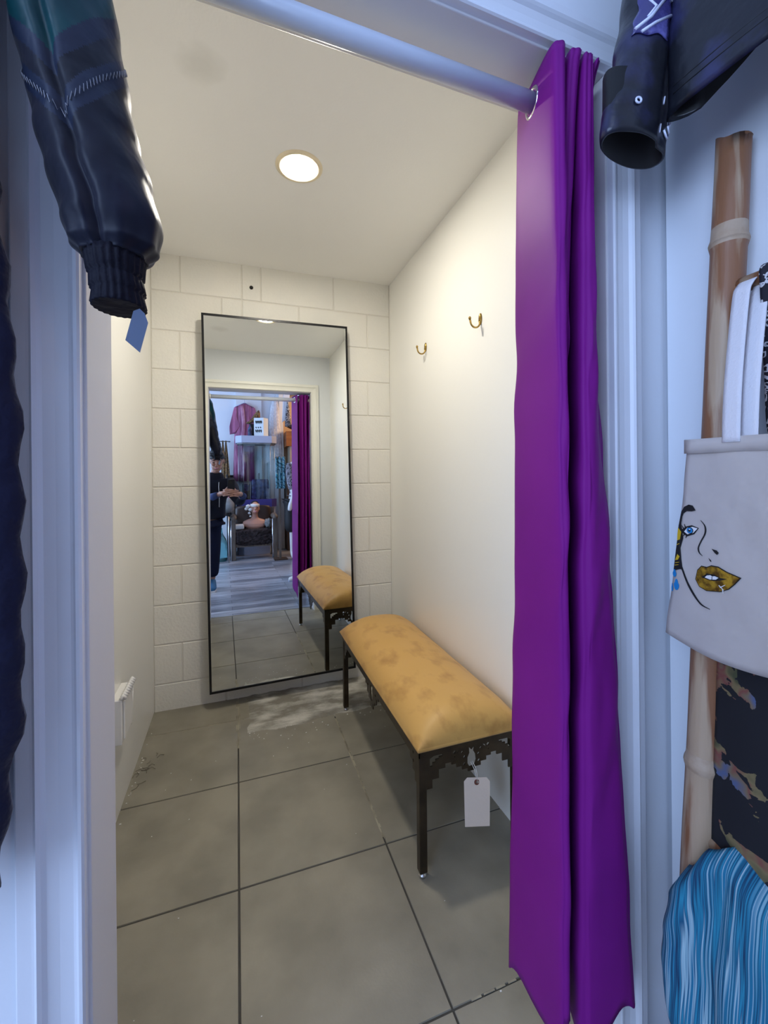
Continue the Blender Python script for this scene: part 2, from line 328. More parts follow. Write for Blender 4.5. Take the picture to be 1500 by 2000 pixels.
def fuse(mb, voxel, smooth=2):
    """voxel-remesh several overlapping shapes into one continuous surface"""
    o = mb.build('tmp', M['skin']); r = o.modifiers.new('r', 'REMESH'); r.mode = 'VOXEL'; r.voxel_size = voxel
    k = o.modifiers.new('k', 'SMOOTH'); k.iterations = smooth; k.factor = .5
    dg = bpy.context.evaluated_depsgraph_get(); e = bpy.data.meshes.new_from_object(o.evaluated_get(dg))
    out = MB(); out.add([tuple(v.co) for v in e.vertices], [tuple(p.vertices) for p in e.polygons], 0, True)
    me = o.data; bpy.data.objects.remove(o); bpy.data.meshes.remove(me); bpy.data.meshes.remove(e); return out
def ball(mb, c, rx, ry, rz, n=20, m=12, mi=0, fn=None):
    c = Vector(c); rings = []
    for j in range(m + 1):
        t = math.pi * j / m; rr = max(math.sin(t), .02); r = []
        for k in range(n):
            q = 2 * math.pi * k / n; p = Vector((rx * rr * math.cos(q), ry * rr * math.sin(q), rz * math.cos(t)))
            if fn: p = fn(p)
            r.append(c + p)
        rings.append(r)
    return mb.loft(rings, True, True, mi)
def lerp(a, b, t): return a + (b - a) * t
def interp(tab, x):
    """piecewise-linear table [(x, v...)]"""
    if x <= tab[0][0]: return tab[0][1:]
    for a, b in zip(tab, tab[1:]):
        if x <= b[0]:
            t = (x - a[0]) / (b[0] - a[0]); t = t * t * (3 - 2 * t); return tuple(lerp(p, q, t) for p, q in zip(a[1:], b[1:]))
    return tab[-1][1:]
def nz(x, y=0, z=0): return noise.noise(Vector((x, y, z)))

# ------------------------------------------------------------------ setting: fitting room
XL, XR, YB, ZC = -.412, .889, 2.443, 2.36
TH = R(1.5)
def DW(l, d, z): return (-.18 + l * math.cos(TH) - d * math.sin(TH), .625 + l * math.sin(TH) + d * math.cos(TH), z)
# back wall of painted blocks, every block a raised bevelled face
mb = MB(); mb.box((XL - .05, YB + .004, -.05), (XR + .05, YB + .15, 2.45), 1)
def block(x0, x1, z0, z1):
    x0, x1 = max(x0, XL), min(x1, XR); z0, z1 = max(z0, -.02), min(z1, ZC + .02)
    if x1 - x0 < .012: return
    g = .0022; e = .003; a, b, c, d = x0 + g, x1 - g, z0 + g, z1 - g; y0, y1 = YB + .004, YB
    mb.add([(a, y0, c), (b, y0, c), (b, y0, d), (a, y0, d), (a + e, y1, c + e), (b - e, y1, c + e), (b - e, y1, d - e), (a + e, y1, d - e)],
           [(4, 5, 6, 7), (0, 1, 5, 4), (1, 2, 6, 5), (2, 3, 7, 6), (3, 0, 4, 7)], 0)
for k in range(-1, 11):
    z0 = .137 + .203 * k; z1 = z0 + .203
    if k == -1: z0 = -.07
    if k == 10: xs = [XL, -.274, .033, .133, .541, XR]
    elif k == 9: xs = [XL, -.072, .033, .34, .746, XR]
    else:
        st = -.279 if k % 2 == 0 else -.076 + .01
        xs = [XL] + [st + .4064 * i for i in range(0, 4) if XL < st + .4064 * i < XR] + [XR]
    for a, b in zip(xs, xs[1:]): block(a, b, z0, z1)
struct(mb.build('wall_back', [M['cmu'], M['cmu_b']]))
mb = MB(); mb.box((XL - .10, .75, -.05), (XL, YB + .01, 2.45)); struct(mb.build('wall_left', M['wall_g']))
mb = MB(); mb.box((XR, .77, -.05), (XR + .10, YB + .01, 2.45)); struct(mb.build('wall_right', M['wall_g']))
mb = MB(); mb.box((XL - .05, .70, ZC), (XR + .05, YB + .05, ZC + .08)); struct(mb.build('ceiling', M['ceil']))
# tile floor
mb = MB(); TX = [-.005 + .457 * k for k in range(-1, 3)]; TY = [.66, .863, 1.32, 1.777, 2.226, 2.5]
mb.box((XL - .02, .655, -.06), (XR + .02, YB + .02, -.0025), 1)
mb.box((XL - .02, 2.21, -.0035), (.02, 2.24, -.0018), 2); mb.box((-.012, 2.0, -.0035), (.002, YB, -.0016), 2); mb.box((.448, 1.35, -.0035), (.462, 2.08, -.0018), 2)
mb.box((-.012, .86, -.0035), (.002, 1.33, -.0022), 1)
for i in range(4):
    x0 = [XL - .01, *TX[1:]][i] if i else XL - .01; x1 = TX[i + 1] if i < 3 else XR + .01
    for j in range(len(TY) - 1):
        y0, y1 = TY[j], TY[j + 1]; g = .0021; e = .0014
        a, b, c, d = x0 + g, x1 - g, y0 + (g if j else 0), y1 - g
        if b - a < .01: continue
        mb.add([(a, c, -.004), (b, c, -.004), (b, d, -.004), (a, d, -.004), (a + e, c + e, 0), (b - e, c + e, 0), (b - e, d - e, 0), (a + e, d - e, 0)],
               [(4, 5, 6, 7), (0, 1, 5, 4), (1, 2, 6, 5), (2, 3, 7, 6), (3, 0, 4, 7)], 0)
def smear(x0, x1, y0, y1, n_, mi=2):
    for k in range(n_):
        a, b = k / n_, (k + .25 + .7 * random.random()) / n_; w = .0012 + .0016 * random.random()
        if x1 - x0 > y1 - y0: mb.box((lerp(x0, x1, a), y0 - w, -.001), (lerp(x0, x1, b), y0 + w, .0006), mi)
        else: mb.box((x0 - w, lerp(y0, y1, a), -.001), (x0 + w, lerp(y0, y1, b), .0006), mi)
smear(XL, .015, 2.224, 2.228, 5); smear(-.012, -.010, 2.02, YB, 4); smear(.002, .004, 2.05, YB, 4); smear(.455, .457, 1.34, 2.08, 16); smear(.50, .8, .864, .866, 9)
struct(mb.build('floor', [M['tile'], M['grout'], M['grout_l']]))
# rough cement strip along the back wall
mb = MB(); rows = []
NX, NY = 70, 30
for j in range(NY + 1):
    r = []
    for i in range(NX + 1):
        u = i / NX; v = j / NY; x = lerp(.022, XR - .005, u); yl = 2.085 + .02 * nz(u * 9, 3) - .012 * math.sin(u * 7)
        if u < .05: yl += .0
        y = lerp(yl, YB - .002, v); edge = min(1, v * 8, u * 14)
        z = -.002 + edge * (.004 + .006 * max(0, nz(x * 14, y * 14, 1)) + .004 * abs(nz(x * 40, y * 40, 2)) + .008 * max(0, v - .75) * 4 * abs(nz(x * 9, 5)))
        r.append((x, y, z))
    rows.append(r)
mb.loft(rows, False, False, 0, True); struct(mb.build('floor_patch', M['cement']))
# ------------------------------------------------------------------ setting: doorway wall, jambs, casings
OW, HZ = .886, 2.016
mb = MB(); fn = lambda x, y, z: DW(x, y, z)
mb.box((-2.3, .016, -.05), (-.02, .135, 3.4), 0, fn); mb.box((OW + .02, .016, -.05), (OW + .30, .135, 3.4), 0, fn); mb.box((-.02, .016, HZ + .02), (OW + .02, .135, 3.4), 0, fn)
struct(mb.build('wall_front', M['shopwall']))
def side(x0, x1, z0, z1, d0, d1): m_ = MB(); m_.box((x0, d0, z0), (x1, d1, z1), 0, fn); return m_
struct(bev(side(-.02, 0, -.01, HZ, .012, .142).build('trim_1', M['jamb']), .002))
struct(bev(side(OW, OW + .02, -.01, HZ, .012, .142).build('trim_2', M['jamb']), .002))
struct(bev(side(-.02, OW + .02, HZ, HZ + .02, .012, .142).build('trim_3', M['jamb']), .002))
PROF = [(.004, .012), (.004, -.001), (.0065, -.004), (.010, -.004), (.013, -.001), (.016, .000), (.030, -.001), (.042, -.004), (.046, -.009), (.050, -.012), (.053, -.0095), (.056, -.009), (.070, -.008), (.072, -.006), (.072, .016)]
def casing(idx, inner):
    w = .072
    def pt(s, t, l, z): return DW(l, (.151 - (t + .012) + .0 if False else (.135 + (.016 - t))) if inner else t, z)
    for n_, path in (('trim', [(-1, 0, -.01, None), (-1, 0, None, 1)]), ('trim', [(-1, 0, None, 1), (1, OW, None, 1)]), ('trim', [(1, OW, None, 1), (1, OW, -.01, None)])):
        rings = []
        for sgn, l0, z0, top in path:
            rings.append([pt(s, t, l0 + sgn * s, (HZ + s) if top else z0) for s, t in PROF])
        m_ = MB(); m_.loft(rings, True, True, 0, False); struct(m_.build('trim_%d' % idx, M['trim'] if not inner else M['wall'])); idx += 1
casing(4, False); casing(7, True)
# threshold strip
struct(bev(side(0, OW, -.001, .004, .03, .045).build('trim_10', M['steel']), .001))

# ------------------------------------------------------------------ setting: the shop
def boxo(name, a, b, m): m_ = MB(); m_.box(a, b); return m_.build(name, m)
struct(boxo('floor_wood', (-2.5, -3.5, -.06), (3.2, .655, -.001), M['plank']))
struct(boxo('wall_shop_right', (.872, -1.15, -.05), (.97, .66, 3.4), M['shopwall']))
struct(boxo('wall_alcove_front', (.97, -1.15, -.05), (3.2, -1.05, 3.4), M['shopwall']))
struct(boxo('wall_alcove_right', (3.0, -3.5, -.05), (3.1, -1.1, 3.4), M['tanwall']))
struct(boxo('wall_shop_back', (-2.5, -3.46, -.05), (.98, -3.35, 3.4), M['shopwall']))
struct(boxo('wall_alcove_back', (.98, -3.46, -.05), (3.2, -3.35, 3.4), M['tanwall']))
struct(boxo('wall_pilaster', (.15, -3.36, 0), (.59, -3.29, 3.4), M['shopwall']))
struct(boxo('trim_11', (.90, -3.34, 0), (.975, -3.25, 3.4), M['white']))
struct(boxo('ceiling_shop', (-2.5, -3.5, 3.4), (3.2, .78, 3.5), M['shopwall']))
mb = MB(); x0, x1 = -2.45, -2.35
mb.box((x0, -3.5, -.05), (x1, -2.75, 3.4)); mb.box((x0, .05, -.05), (x1, .70, 3.4)); mb.box((x0, -2.75, -.05), (x1, .05, .42)); mb.box((x0, -2.75, 2.9), (x1, .05, 3.4))
struct(mb.build('wall_shop_left', M['shopwall']))
mb = MB()
for a, b in (((-2.44, -2.75, .42), (-2.36, -2.69, 2.9)), ((-2.44, -.01, .42), (-2.36, .05, 2.9)), ((-2.44, -2.75, .42), (-2.36, .05, .48)), ((-2.44, -2.75, 2.84), (-2.36, .05, 2.9)), ((-2.43, -1.38, .48), (-2.37, -1.33, 2.84))): mb.box(a, b)
wf = struct(mb.build('window_1', M['black_metal'])); mb = MB(); mb.box((-2.405, -2.70, .47), (-2.399, 0, 2.85)); mb.build('window_glass', M['glass'], wf)

# ------------------------------------------------------------------ ceiling downlight
t = thing('ceiling_light', (.229, 1.597, ZC), 'round recessed downlight glowing warm white in the fitting room ceiling', 'ceiling light')
mb = MB(); mb.lathe([(.064, -.001), (.066, -.005), (.074, -.006), (.086, -.002), (.087, .002), (.062, .002)], (.229, 1.597, ZC), 48); mb.build('trim_ring', mat('lamp_trim', (.85, .74, .52), .4), t)
mb = MB(); mb.lathe([(.063, .001), (.063, -.002), (.05, -.006), (.02, -.008), (.002, -.008)], (.229, 1.597, ZC), 40); mb.build('diffuser', mat('lamp_glow', (1, .95, .8), .5, emit=(1, .935, .82, LAMP_STRENGTH)), t)

# ------------------------------------------------------------------ leaning mirror
n = Vector((-.014, 1.0, -.015)).normalized(); p0 = Vector((-.139, 2.349, .089)); ux = (Vector((.629, 2.3603, .101)) - p0).normalized()
ux = (ux - n * ux.dot(n)).normalized(); uz = ux.cross(n).normalized() * -1
if uz.z < 0: uz = -uz
ux = (Vector((.620, 2.375, 1.08)) - Vector((-.1545, 2.3635, 1.07))); ux = (ux - n * ux.dot(n)).normalized(); uz = n.cross(ux).normalized(); uz = uz if uz.z > 0 else -uz
mc = Vector((.2327, 2.369, 1.0755)); MW, MH = .776, 1.962
def MP(x, y, z): return mc + ux * x + uz * z + n * y     # y: towards the wall
t = thing('wall_mirror', tuple(MP(0, .02, -MH / 2)), 'tall rectangular mirror in a thin black frame on the white block wall', 'mirror')
fw = .011; D = .024
mb = MB(); gx, gz = MW / 2, MH / 2
for a, b in (((-gx, -.003, -gz), (-gx + fw, D, gz)), ((gx - fw, -.003, -gz), (gx, D, gz)), ((-gx + fw, -.003, gz - fw), (gx - fw, D, gz)), ((-gx + fw, -.003, -gz), (gx - fw, D, -gz + fw))): mb.box(a, b, 0, MP)
mb.build('frame', M['black_metal'], t)
mb = MB(); mb.box((-gx + fw, 0, -gz + fw), (gx - fw, .004, gz - fw), 0, MP); mb.build('glass', M['mirror'], t)
mb = MB(); mb.box((-gx + fw, .006, -gz + fw), (gx - fw, .016, gz - fw), 0, MP); mb.build('backing_board', M['darkwood'], t)
for sx in (-.2, .2):
    mb = MB(); mb.box((sx - .02, .016, .70), (sx + .02, .066, .76), 0, MP); mb.build('wall_bracket', M['black_metal'], t)

# ------------------------------------------------------------------ bench
BX0, BX1, BY0, BY1, BZ = .505, .865, 1.165, 2.145, .385
t = thing('bench', ((BX0 + BX1) / 2, (BY0 + BY1) / 2, 0), 'bench with a domed tan leather cushion on dark metal legs against the wall', 'bench')
# cushion
mb = MB(); nu, nv = 40, 72; cx, cy = (BX0 + BX1) / 2, (BY0 + BY1) / 2; a, b = (BX1 - BX0) / 2 + .008, (BY1 - BY0) / 2 + .012
def cush(i, j):
    u = -1 + 2 * i / nu; v = -1 + 2 * j / nv; uu = math.copysign(1 - (1 - abs(u)) ** 1.5, u); vv = math.copysign(1 - (1 - abs(v)) ** 1.8, v)
    h = .088 * (max(0, 1 - abs(uu) ** 2.3)) ** .62 * (max(0, 1 - abs(vv) ** 15)) ** .55
    bulge = 1 + .012 * (1 - abs(vv)) if abs(u) > .9 else 1
    pin = 1 - .012 * (1 - abs(uu) ** 2) * 0
    z = BZ + .014 + h + .0022 * nz(uu * 2.2, vv * 5, 2) * (h > .01)
    return (cx + a * uu * bulge, cy + b * vv * pin, z)
top = [[cush(i, j) for i in range(nu + 1)] for j in range(nv + 1)]
mb.loft(top, False, False)
peri = [top[0][i] for i in range(nu)] + [top[j][nu] for j in range(nv)] + [top[nv][i] for i in range(nu, 0, -1)] + [top[j][0] for j in range(nv, 0, -1)]
def shr(p, k, z): return (cx + (p[0] - cx) * (1 - k / a), cy + (p[1] - cy) * (1 - k / b), z)
mb.loft([peri, [shr(p, -.003, BZ + .009) for p in peri], [shr(p, .001, BZ + .003) for p in peri], [shr(p, .012, BZ) for p in peri]], True, False)
mb.add([shr(p, .012, BZ) for p in peri], [tuple(range(len(peri)))])
mb.build('cushion', M['suede'], t)
# legs: square bars, glide feet
for lx, ly in ((BX0 + .013, BY0 + .013), (BX1 - .013, BY0 + .013), (BX0 + .013, BY1 - .013), (BX1 - .013, BY1 - .013)):
    mb = MB(); mb.box((lx - .0125, ly - .0125, .016), (lx + .0125, ly + .0125, BZ)); lg = bev(mb.build('leg', M['bronze'], t), .0025)
    mb = MB(); mb.lathe([(.006, .018), (.007, .010), (.012, .009), (.012, .004), (.010, 0), (.002, 0)], (lx, ly, 0), 18); mb.build('glide_foot', M['steel'], lg)
# seat frame
mb = MB()
for q in (((BX0, BY0, BZ - .022), (BX1, BY0 + .003, BZ)), ((BX0, BY1 - .003, BZ - .022), (BX1, BY1, BZ)), ((BX0, BY0, BZ - .022), (BX0 + .003, BY1, BZ)), ((BX1 - .003, BY0, BZ - .022), (BX1, BY1, BZ)), ((BX0, BY0, BZ - .003), (BX1, BY1, BZ))): mb.box(*q)
mb.build('seat_frame', M['bronze'], t)
# stepped cut-out aprons
def dia(x, y, r, k=1): return [(x - r, y), (x, y + r * k), (x + r, y), (x, y - r * k)]
def end_loops():
    L = BX1 - BX0 - .05; H = L / 2
    steps = [(0, .122), (.020, .122), (.020, .096), (.042, .096), (.042, .070), (.064, .070), (.064, .058), (.085, .058), (.085, .066), (.102, .066), (.102, .078), (.122, .078), (.122, .090), (.142, .090), (.142, .100), (H, .100)]
    lo = [(x, -h) for x, h in steps]; ro = [(L - x, -h) for x, h in steps[::-1]]
    outer = [(0, -.02)] + lo + ro[1:] + [(L, -.02)]
    c = H
    S_ = 1.1
    fig = [(c - .008, -.026), (c, -.034), (c + .010, -.024), (c + .007, -.040), (c + .013, -.050), (c + .015, -.066), (c + .010, -.080), (c - .006, -.082), (c - .013, -.070), (c - .013, -.054), (c - .007, -.042)]
    fig = [(c + (x - c) * S_, -.026 + (y + .026) * 1.1) for x, y in fig]
    holes = [fig]
    for s_ in (-1, 1):
        holes += [dia(c + s_ * .033, -.036, .004), dia(c + s_ * .025, -.052, .0045), dia(c + s_ * .026, -.074, .005), [(c + s_ * q[0], q[1]) for q in ((.041, -.026), (.048, -.028), (.053, -.036), (.048, -.034))],
                  dia(c + s_ * .060, -.030, .006), dia(c + s_ * .060, -.030 - .014, .003),
                  [(c + s_ * q[0], q[1]) for q in ((.100, -.026), (.130, -.026), (.143, -.032), (.143, -.056), (.134, -.056), (.134, -.046), (.124, -.046), (.124, -.038), (.112, -.038), (.112, -.032), (.100, -.032))][:: 1]]
    return [outer] + holes
for yy in (BY0 + .006, BY1 - .006):
    flat_shape(end_loops(), .004, lambda x, y, z, yy=yy: (BX0 + .025 + x, yy + z, BZ + y), 'end_apron', M['bronze'], t)
def side_loops():
    L = BY1 - BY0 - .05; H = L / 2
    steps = [(0, .112), (.018, .112), (.018, .088), (.036, .088), (.036, .064), (.056, .064), (.056, .046), (H - .085, .046), (H - .085, .058), (H - .062, .058), (H - .062, .084), (H - .040, .084), (H - .040, .098), (H - .018, .098), (H - .018, .122), (H, .122)]
    lo = [(x, -h) for x, h in steps]; ro = [(L - x, -h) for x, h in steps[::-1]]
    holes = [[(H - .012, -.035), (H + .012, -.035), (H + .016, -.07), (H + .008, -.095), (H - .008, -.095), (H - .016, -.07)], dia(H - .05, -.05, .007), dia(H + .05, -.05, .007)]
    for q in (.03, L - .03): holes += [dia(q, -.034, .004, 2), dia(q, -.060, .004, 2)]
    return [[(0, -.02)] + lo + ro[1:] + [(L, -.02)]] + holes
for xx in (BX0 + .006, BX1 - .006):
    flat_shape(side_loops(), .004, lambda x, y, z, xx=xx: (xx + z, BY0 + .025 + x, BZ + y), 'side_apron', M['bronze'], t)
# price tag hanging on the bench
t = thing('price_tag', (.690, 1.150, .27), 'blank manila swing tag on white string hanging from the bench end', 'tag')
ol = [(-.038, -.152), (.038, -.150), (.040, -.012), (.030, 0), (-.030, 0), (-.040, -.012)]; hole = [(.004 * math.cos(q / 6 * math.pi), -.014 + .004 * math.sin(q / 6 * math.pi)) for q in range(12)]
flat_shape([ol, hole], .0008, lambda x, y, z: (.6905 + x * .95, 1.1475 + z - x * .32, .276 + y), 'card', M['tag'], t)
mb = MB(); mb.tube([(.6905 + .0065 * math.cos(q), 1.1475, .262 + .0065 * math.sin(q)) for q in [k * math.pi / 8 for k in range(17)]], .0026, 8, caps=False); mb.build('eyelet', M['redring'], t)
mb = MB(); mb.tube([(.6905, 1.146, .262), (.690, 1.146, .29), (.687, 1.150, .306), (.686, 1.1645, .316), (.687, 1.178, .306), (.690, 1.160, .292), (.6915, 1.150, .262)], .0012, 6); mb.build('string', M['string'], t)

# ------------------------------------------------------------------ brass coat hooks
def hook(y, z, label):
    t = thing('coat_hook', (XR, y, z), label, 'hook', 'brass hooks on the fitting room wall')
    mb = MB(); mb.loft([ell((XR - d, y, z + .012), .0095 * s_, .022 * s_, (0, 1, 0), (0, 0, 1), 18) for d, s_ in ((0, 1), (.003, 1), (.0065, .72), (.0075, .3))]); mb.build('back_plate', M['brass'], t)
    pts = [(XR - .006, y, z + .004)] + [(XR - .006 - .020 + .020 * math.cos(q), y - .002, z - .004 - .020 * math.sin(q)) for q in [k * math.pi / 12 for k in range(12)]] + [(XR - .047, y, z + .004)]
    mb = MB(); mb.tube(pts, [.005] + [.0034] * (len(pts) - 2) + [.004], 10); ball(mb, (XR - .048, y, z + .010), .0055, .0055, .0068, 12, 8); mb.build('prong', M['brass'], t)
hook(1.418, 1.792, 'brass coat hook on the white wall, nearer the purple curtain')
hook(1.918, 1.824, 'brass coat hook on the white wall, nearer the mirror')

# painted-over socket box on the left wall
t = thing('socket_box', (XL, 1.79, .40), 'thickly painted white socket box with torn edges low on the left wall', 'socket')
mb = MB(); mb.box((XL, 1.66, .298), (XL + .034, 1.80, .452)); mb.box((XL + .034, 1.675, .31), (XL + .04, 1.79, .44)); bev(mb.build('box', M['white'], t), .004, 3)
mb = MB()
for k in range(9):
    yy = 1.665 + k * .017; mb.tube([(XL + .03, yy, .452), (XL + .036 + .006 * nz(k, 2), yy + .004, .462 + .008 * nz(k, 5)), (XL + .044, yy + .01, .450)], .0065, 7)
for k in range(4): mb.tube([(XL + .038, 1.80 - .003 * k, .44 - k * .012), (XL + .036, 1.804, .37), (XL + .03, 1.802, .292)], .0035, 6)
mb.build('paint_drips', M['white'], t)

# wall plug hole, ceiling smudge, floor dust
mb = MB(); mb.lathe([(.010, 0), (.010, -.003), (.006, -.004), (.002, -.002)], (.083, YB - .0005, 2.24), 16, 0, Matrix.Rotation(R(-90), 4, 'X')); o = mb.build('wall_anchor', M['hole']); tag(o, 'small dark screw anchor in the block wall above the mirror', 'screw')
mb = MB()
for k in range(14):
    u = random.random(); y0 = 1.95 + .12 * random.gauss(0, .5); x0_ = XL + .012 + abs(random.gauss(0, .035)); l_ = .02 + .02 * random.random(); q = random.random() * 6.28
    mb.tube([(x0_, y0, .002), (x0_ + l_ * math.cos(q) * .5, y0 + l_ * math.sin(q) * .5, .005), (x0_ + l_ * math.cos(q + .6), y0 + l_ * math.sin(q + .6), .002)], .0009, 5)
o = mb.build('dust_fluff', M['dust']); tag(o, 'dark dust and lint gathered on the tiles along the left wall', 'dust', kind='stuff')
mb = MB()
for k in range(70):
    if k < 30: x0_, y0 = .02 + abs(random.gauss(0, .25)), 2.06 + random.gauss(0, .02)
    elif k < 45: x0_, y0 = XL + .01 + abs(random.gauss(0, .006)), random.uniform(1.7, 2.3)
    else: x0_, y0 = random.uniform(-.35, .8), random.uniform(.75, 2.0)
    s_ = .0012 + .003 * random.random() * (1 if k < 45 else .5)
    mb.box((x0_, y0, 0), (x0_ + s_ * 1.6, y0 + s_, s_ * .5))
o = mb.build('plaster_crumbs', M['white']); tag(o, 'white plaster crumbs scattered over the grey floor tiles', 'debris', kind='stuff')

# ------------------------------------------------------------------ curtain rod and curtain
RY, RZ = .70, 1.958
def rodp(l): p = DW(l, .0, 0); return Vector((p[0], RY + (p[0] - .3) * math.tan(TH), RZ))
t = thing('curtain_rod', tuple(rodp(.44)), 'thick pale tension rod across the top of the fitting room doorway', 'curtain rod')
mb = MB(); mb.tube([rodp(.012), rodp(OW - .012)], .0178, 28); mb.build('pole', M['rod'], t)
for l0, l1 in ((.0, .014), (OW - .014, OW)):
    mb = MB(); mb.tube([rodp(l0 + .0005), rodp(l1 - .0005)], .023, 24); mb.build('end_cap', M['white'], t)
TOP = [(.583, .772), (.577, .745), (.552, .640), (.560, .621), (.571, .622), (.578, .640), (.620, .765), (.628, .772), (.632, .762), (.592, .640), (.598, .623), (.608, .622), (.615, .638), (.650, .765), (.658, .770), (.662, .76), (.622, .636), (.628, .623), (.635, .623), (.640, .636), (.672, .76), (.680, .766), (.684, .755), (.652, .635), (.657, .628), (.664, .640), (.697, .74)]
MID = [(.575, .788), (.567, .76), (.546, .632), (.550, .613), (.559, .612), (.566, .630), (.614, .77), (.622, .778), (.628, .765), (.578, .672), (.583, .658), (.590, .657), (.595, .672), (.644, .765), (.652, .772), (.658, .76), (.598, .632), (.602, .611), (.612, .606), (.630, .610), (.652, .616), (.664, .625), (.670, .640), (.672, .74), (.680, .765), (.688, .76), (.697, .73)]
BOT = [(.558, .80), (.550, .76), (.538, .632), (.542, .612), (.552, .611), (.560, .632), (.604, .77), (.612, .778), (.616, .765), (.600, .69), (.604, .676), (.609, .675), (.613, .69), (.630, .765), (.637, .77), (.640, .755), (.580, .630), (.585, .606), (.596, .600), (.635, .596), (.668, .594), (.684, .596), (.694, .610), (.686, .70), (.682, .76), (.690, .768), (.699, .75)]
def smooth_poly(P, per=5):
    out = []
    for i in range(len(P) - 1):
        p0_, p1, p2, p3 = P[max(i - 1, 0)], P[i], P[i + 1], P[min(i + 2, len(P) - 1)]
        for k in range(per):
            t_ = k / per; out.append(tuple(.5 * ((2 * b_) + (-a_ + c_) * t_ + (2 * a_ - 5 * b_ + 4 * c_ - d_) * t_ ** 2 + (-a_ + 3 * b_ - 3 * c_ + d_) * t_ ** 3) for a_, b_, c_, d_ in zip(p0_, p1, p2, p3)))
    return out + [P[-1]]
PT, PM, PB = smooth_poly(TOP), smooth_poly(MID), smooth_poly(BOT); NC = len(PT)
rows = []
NR = 110
for j in range(NR + 1):
    v = j / NR; r = []
    for i in range(NC):
        u = i / (NC - 1)
        if v < .5: s_ = (v / .5) ** .6; x, y = lerp(PT[i][0], PM[i][0], s_), lerp(PT[i][1], PM[i][1], s_)
        else: s_ = (v - .5) / .5; x, y = lerp(PM[i][0], PB[i][0], s_), lerp(PM[i][1], PB[i][1], s_)
        zt = 1.999; zb = interp([(0, .125), (.05, .165), (.12, .238), (.16, .236), (.3, .20), (.70, .195), (.76, .238), (.82, .222), (.88, .242), (1, .20)], u)[0] + .004 * nz(u * 30, 2)
        z = lerp(zt, zb, v)
        cr = 0
        for q, k, am in ((.20, .9, .0035), (.37, -.7, .004), (.52, .5, .0045), (.69, .8, .0035), (.86, -.4, .003)):
            d_ = (v - q) * 12 + k * (u * 9 % 2 - 1) * 1.3; cr += am * math.exp(-d_ * d_ * 7) - am * .6 * math.exp(-(d_ - .5) ** 2 * 9)
        w = min(1, v * 5) * (.0008 * nz(u * 14, v * 5, 3) + .0010 * nz(u * 30, v * 22, 9) + cr * .60)
        x += w * .45; y -= w
        r.append((x, y, z))
    rows.append(r)
t = thing('curtain', (.62, RY, RZ), 'purple satin grommet curtain gathered at the right of the doorway', 'curtain')
mb = MB(); mb.sheet(rows, .0014); mb.build('curtain_panel', M['purple'], t)
# grommets where the folds cross the rod
gx_ = []
for i in range(NC - 1):
    a_, b_ = PT[i], PT[i + 1]; ra, rb = a_[1] - (RY + (a_[0] - .3) * math.tan(TH)), b_[1] - (RY + (b_[0] - .3) * math.tan(TH))
    if ra * rb <= 0: s_ = ra / (ra - rb); gx_.append((lerp(a_[0], b_[0], s_), lerp(a_[1], b_[1], s_), Vector((b_[0] - a_[0], b_[1] - a_[1], 0)).normalized()))
for gxx, gyy, dr in gx_[:7]:
    mb = MB(); nrm = Vector((-dr.y, dr.x, 0)); c_ = Vector((gxx, gyy, RZ))
    ring = [c_ + dr * (.0245 * math.cos(q)) + Vector((0, 0, .0245 * math.sin(q))) for q in [k * math.pi / 16 for k in range(33)]]
    mb.tube(ring, .0042, 8, caps=False); mb.build('grommet', M['chrome'], t)

# ------------------------------------------------------------------ jacket hanging at the left of the doorway
SL = [(1.392, -.1125, .0235, .030), (1.400, -.1135, .0245, .032), (1.432, -.1155, .0245, .032), (1.440, -.1155, .029, .034), (1.452, -.1145, .040, .042), (1.475, -.1155, .0460, .048), (1.52, -.127, .0465, .050), (1.56, -.137, .045, .050), (1.60, -.146, .044, .050), (1.66, -.156, .045, .052), (1.75, -.172, .050, .056), (1.86, -.20, .060, .060), (1.96, -.245, .062, .060), (2.03, -.30, .045, .050)]
SY = .535; KX = .535 / .5
t = thing('jacket', (-.45, SY, 1.30), 'navy windbreaker with teal sleeve panel and ribbed cuff hanging left of the doorway', 'jacket')
rings = []; zs = [1.44 + .24 * k / 170 for k in range(171)] + [1.68 + .35 * k / 20 for k in range(1, 21)]; tab = [(z, x, a_, b_) for z, x, a_, b_ in SL]
def zscale(z): return 1.22 + (z - 1.22) * KX
for z in zs:
    x, a_, b_ = interp(tab, z); x *= KX; a_ *= KX
    rings.append(ell((x, SY, zscale(z)), a_, b_, n=140, fn=lambda q, z=z: .05 * math.sin(q * 3 + z * 20) * .6 + .07 * nz(math.cos(q) * 1.5, math.sin(q) * 1.5, z * 18) + .02 * math.sin(z * 110 + 5 * math.cos(q)) * nz(z * 12, q) - .20 * math.exp(-((q - 4.45) / .13) ** 2) + .05 * math.exp(-(z - 1.44) * 60) * math.sin(q * 9)))
def vz(q):    # V-shaped seams that meet at the inner fold
    d_ = abs(((q - 4.45 + math.pi) % (2 * math.pi)) - math.pi); return d_ * .046
def jm(j, i):
    z = zs[j]; q = 2 * math.pi * i / 140; w = z - vz(q)
    if w > 1.602: return 1
    if 1.536 < w < 1.562: return 2
    if 1.583 < w < 1.602: return 2
    return 0
mb = MB(); mb.loft(rings, True, True, 0, True, jm); mb.build('sleeve', [M['navy'], M['teal'], M['slate']], t)
mb = MB(); rr = []
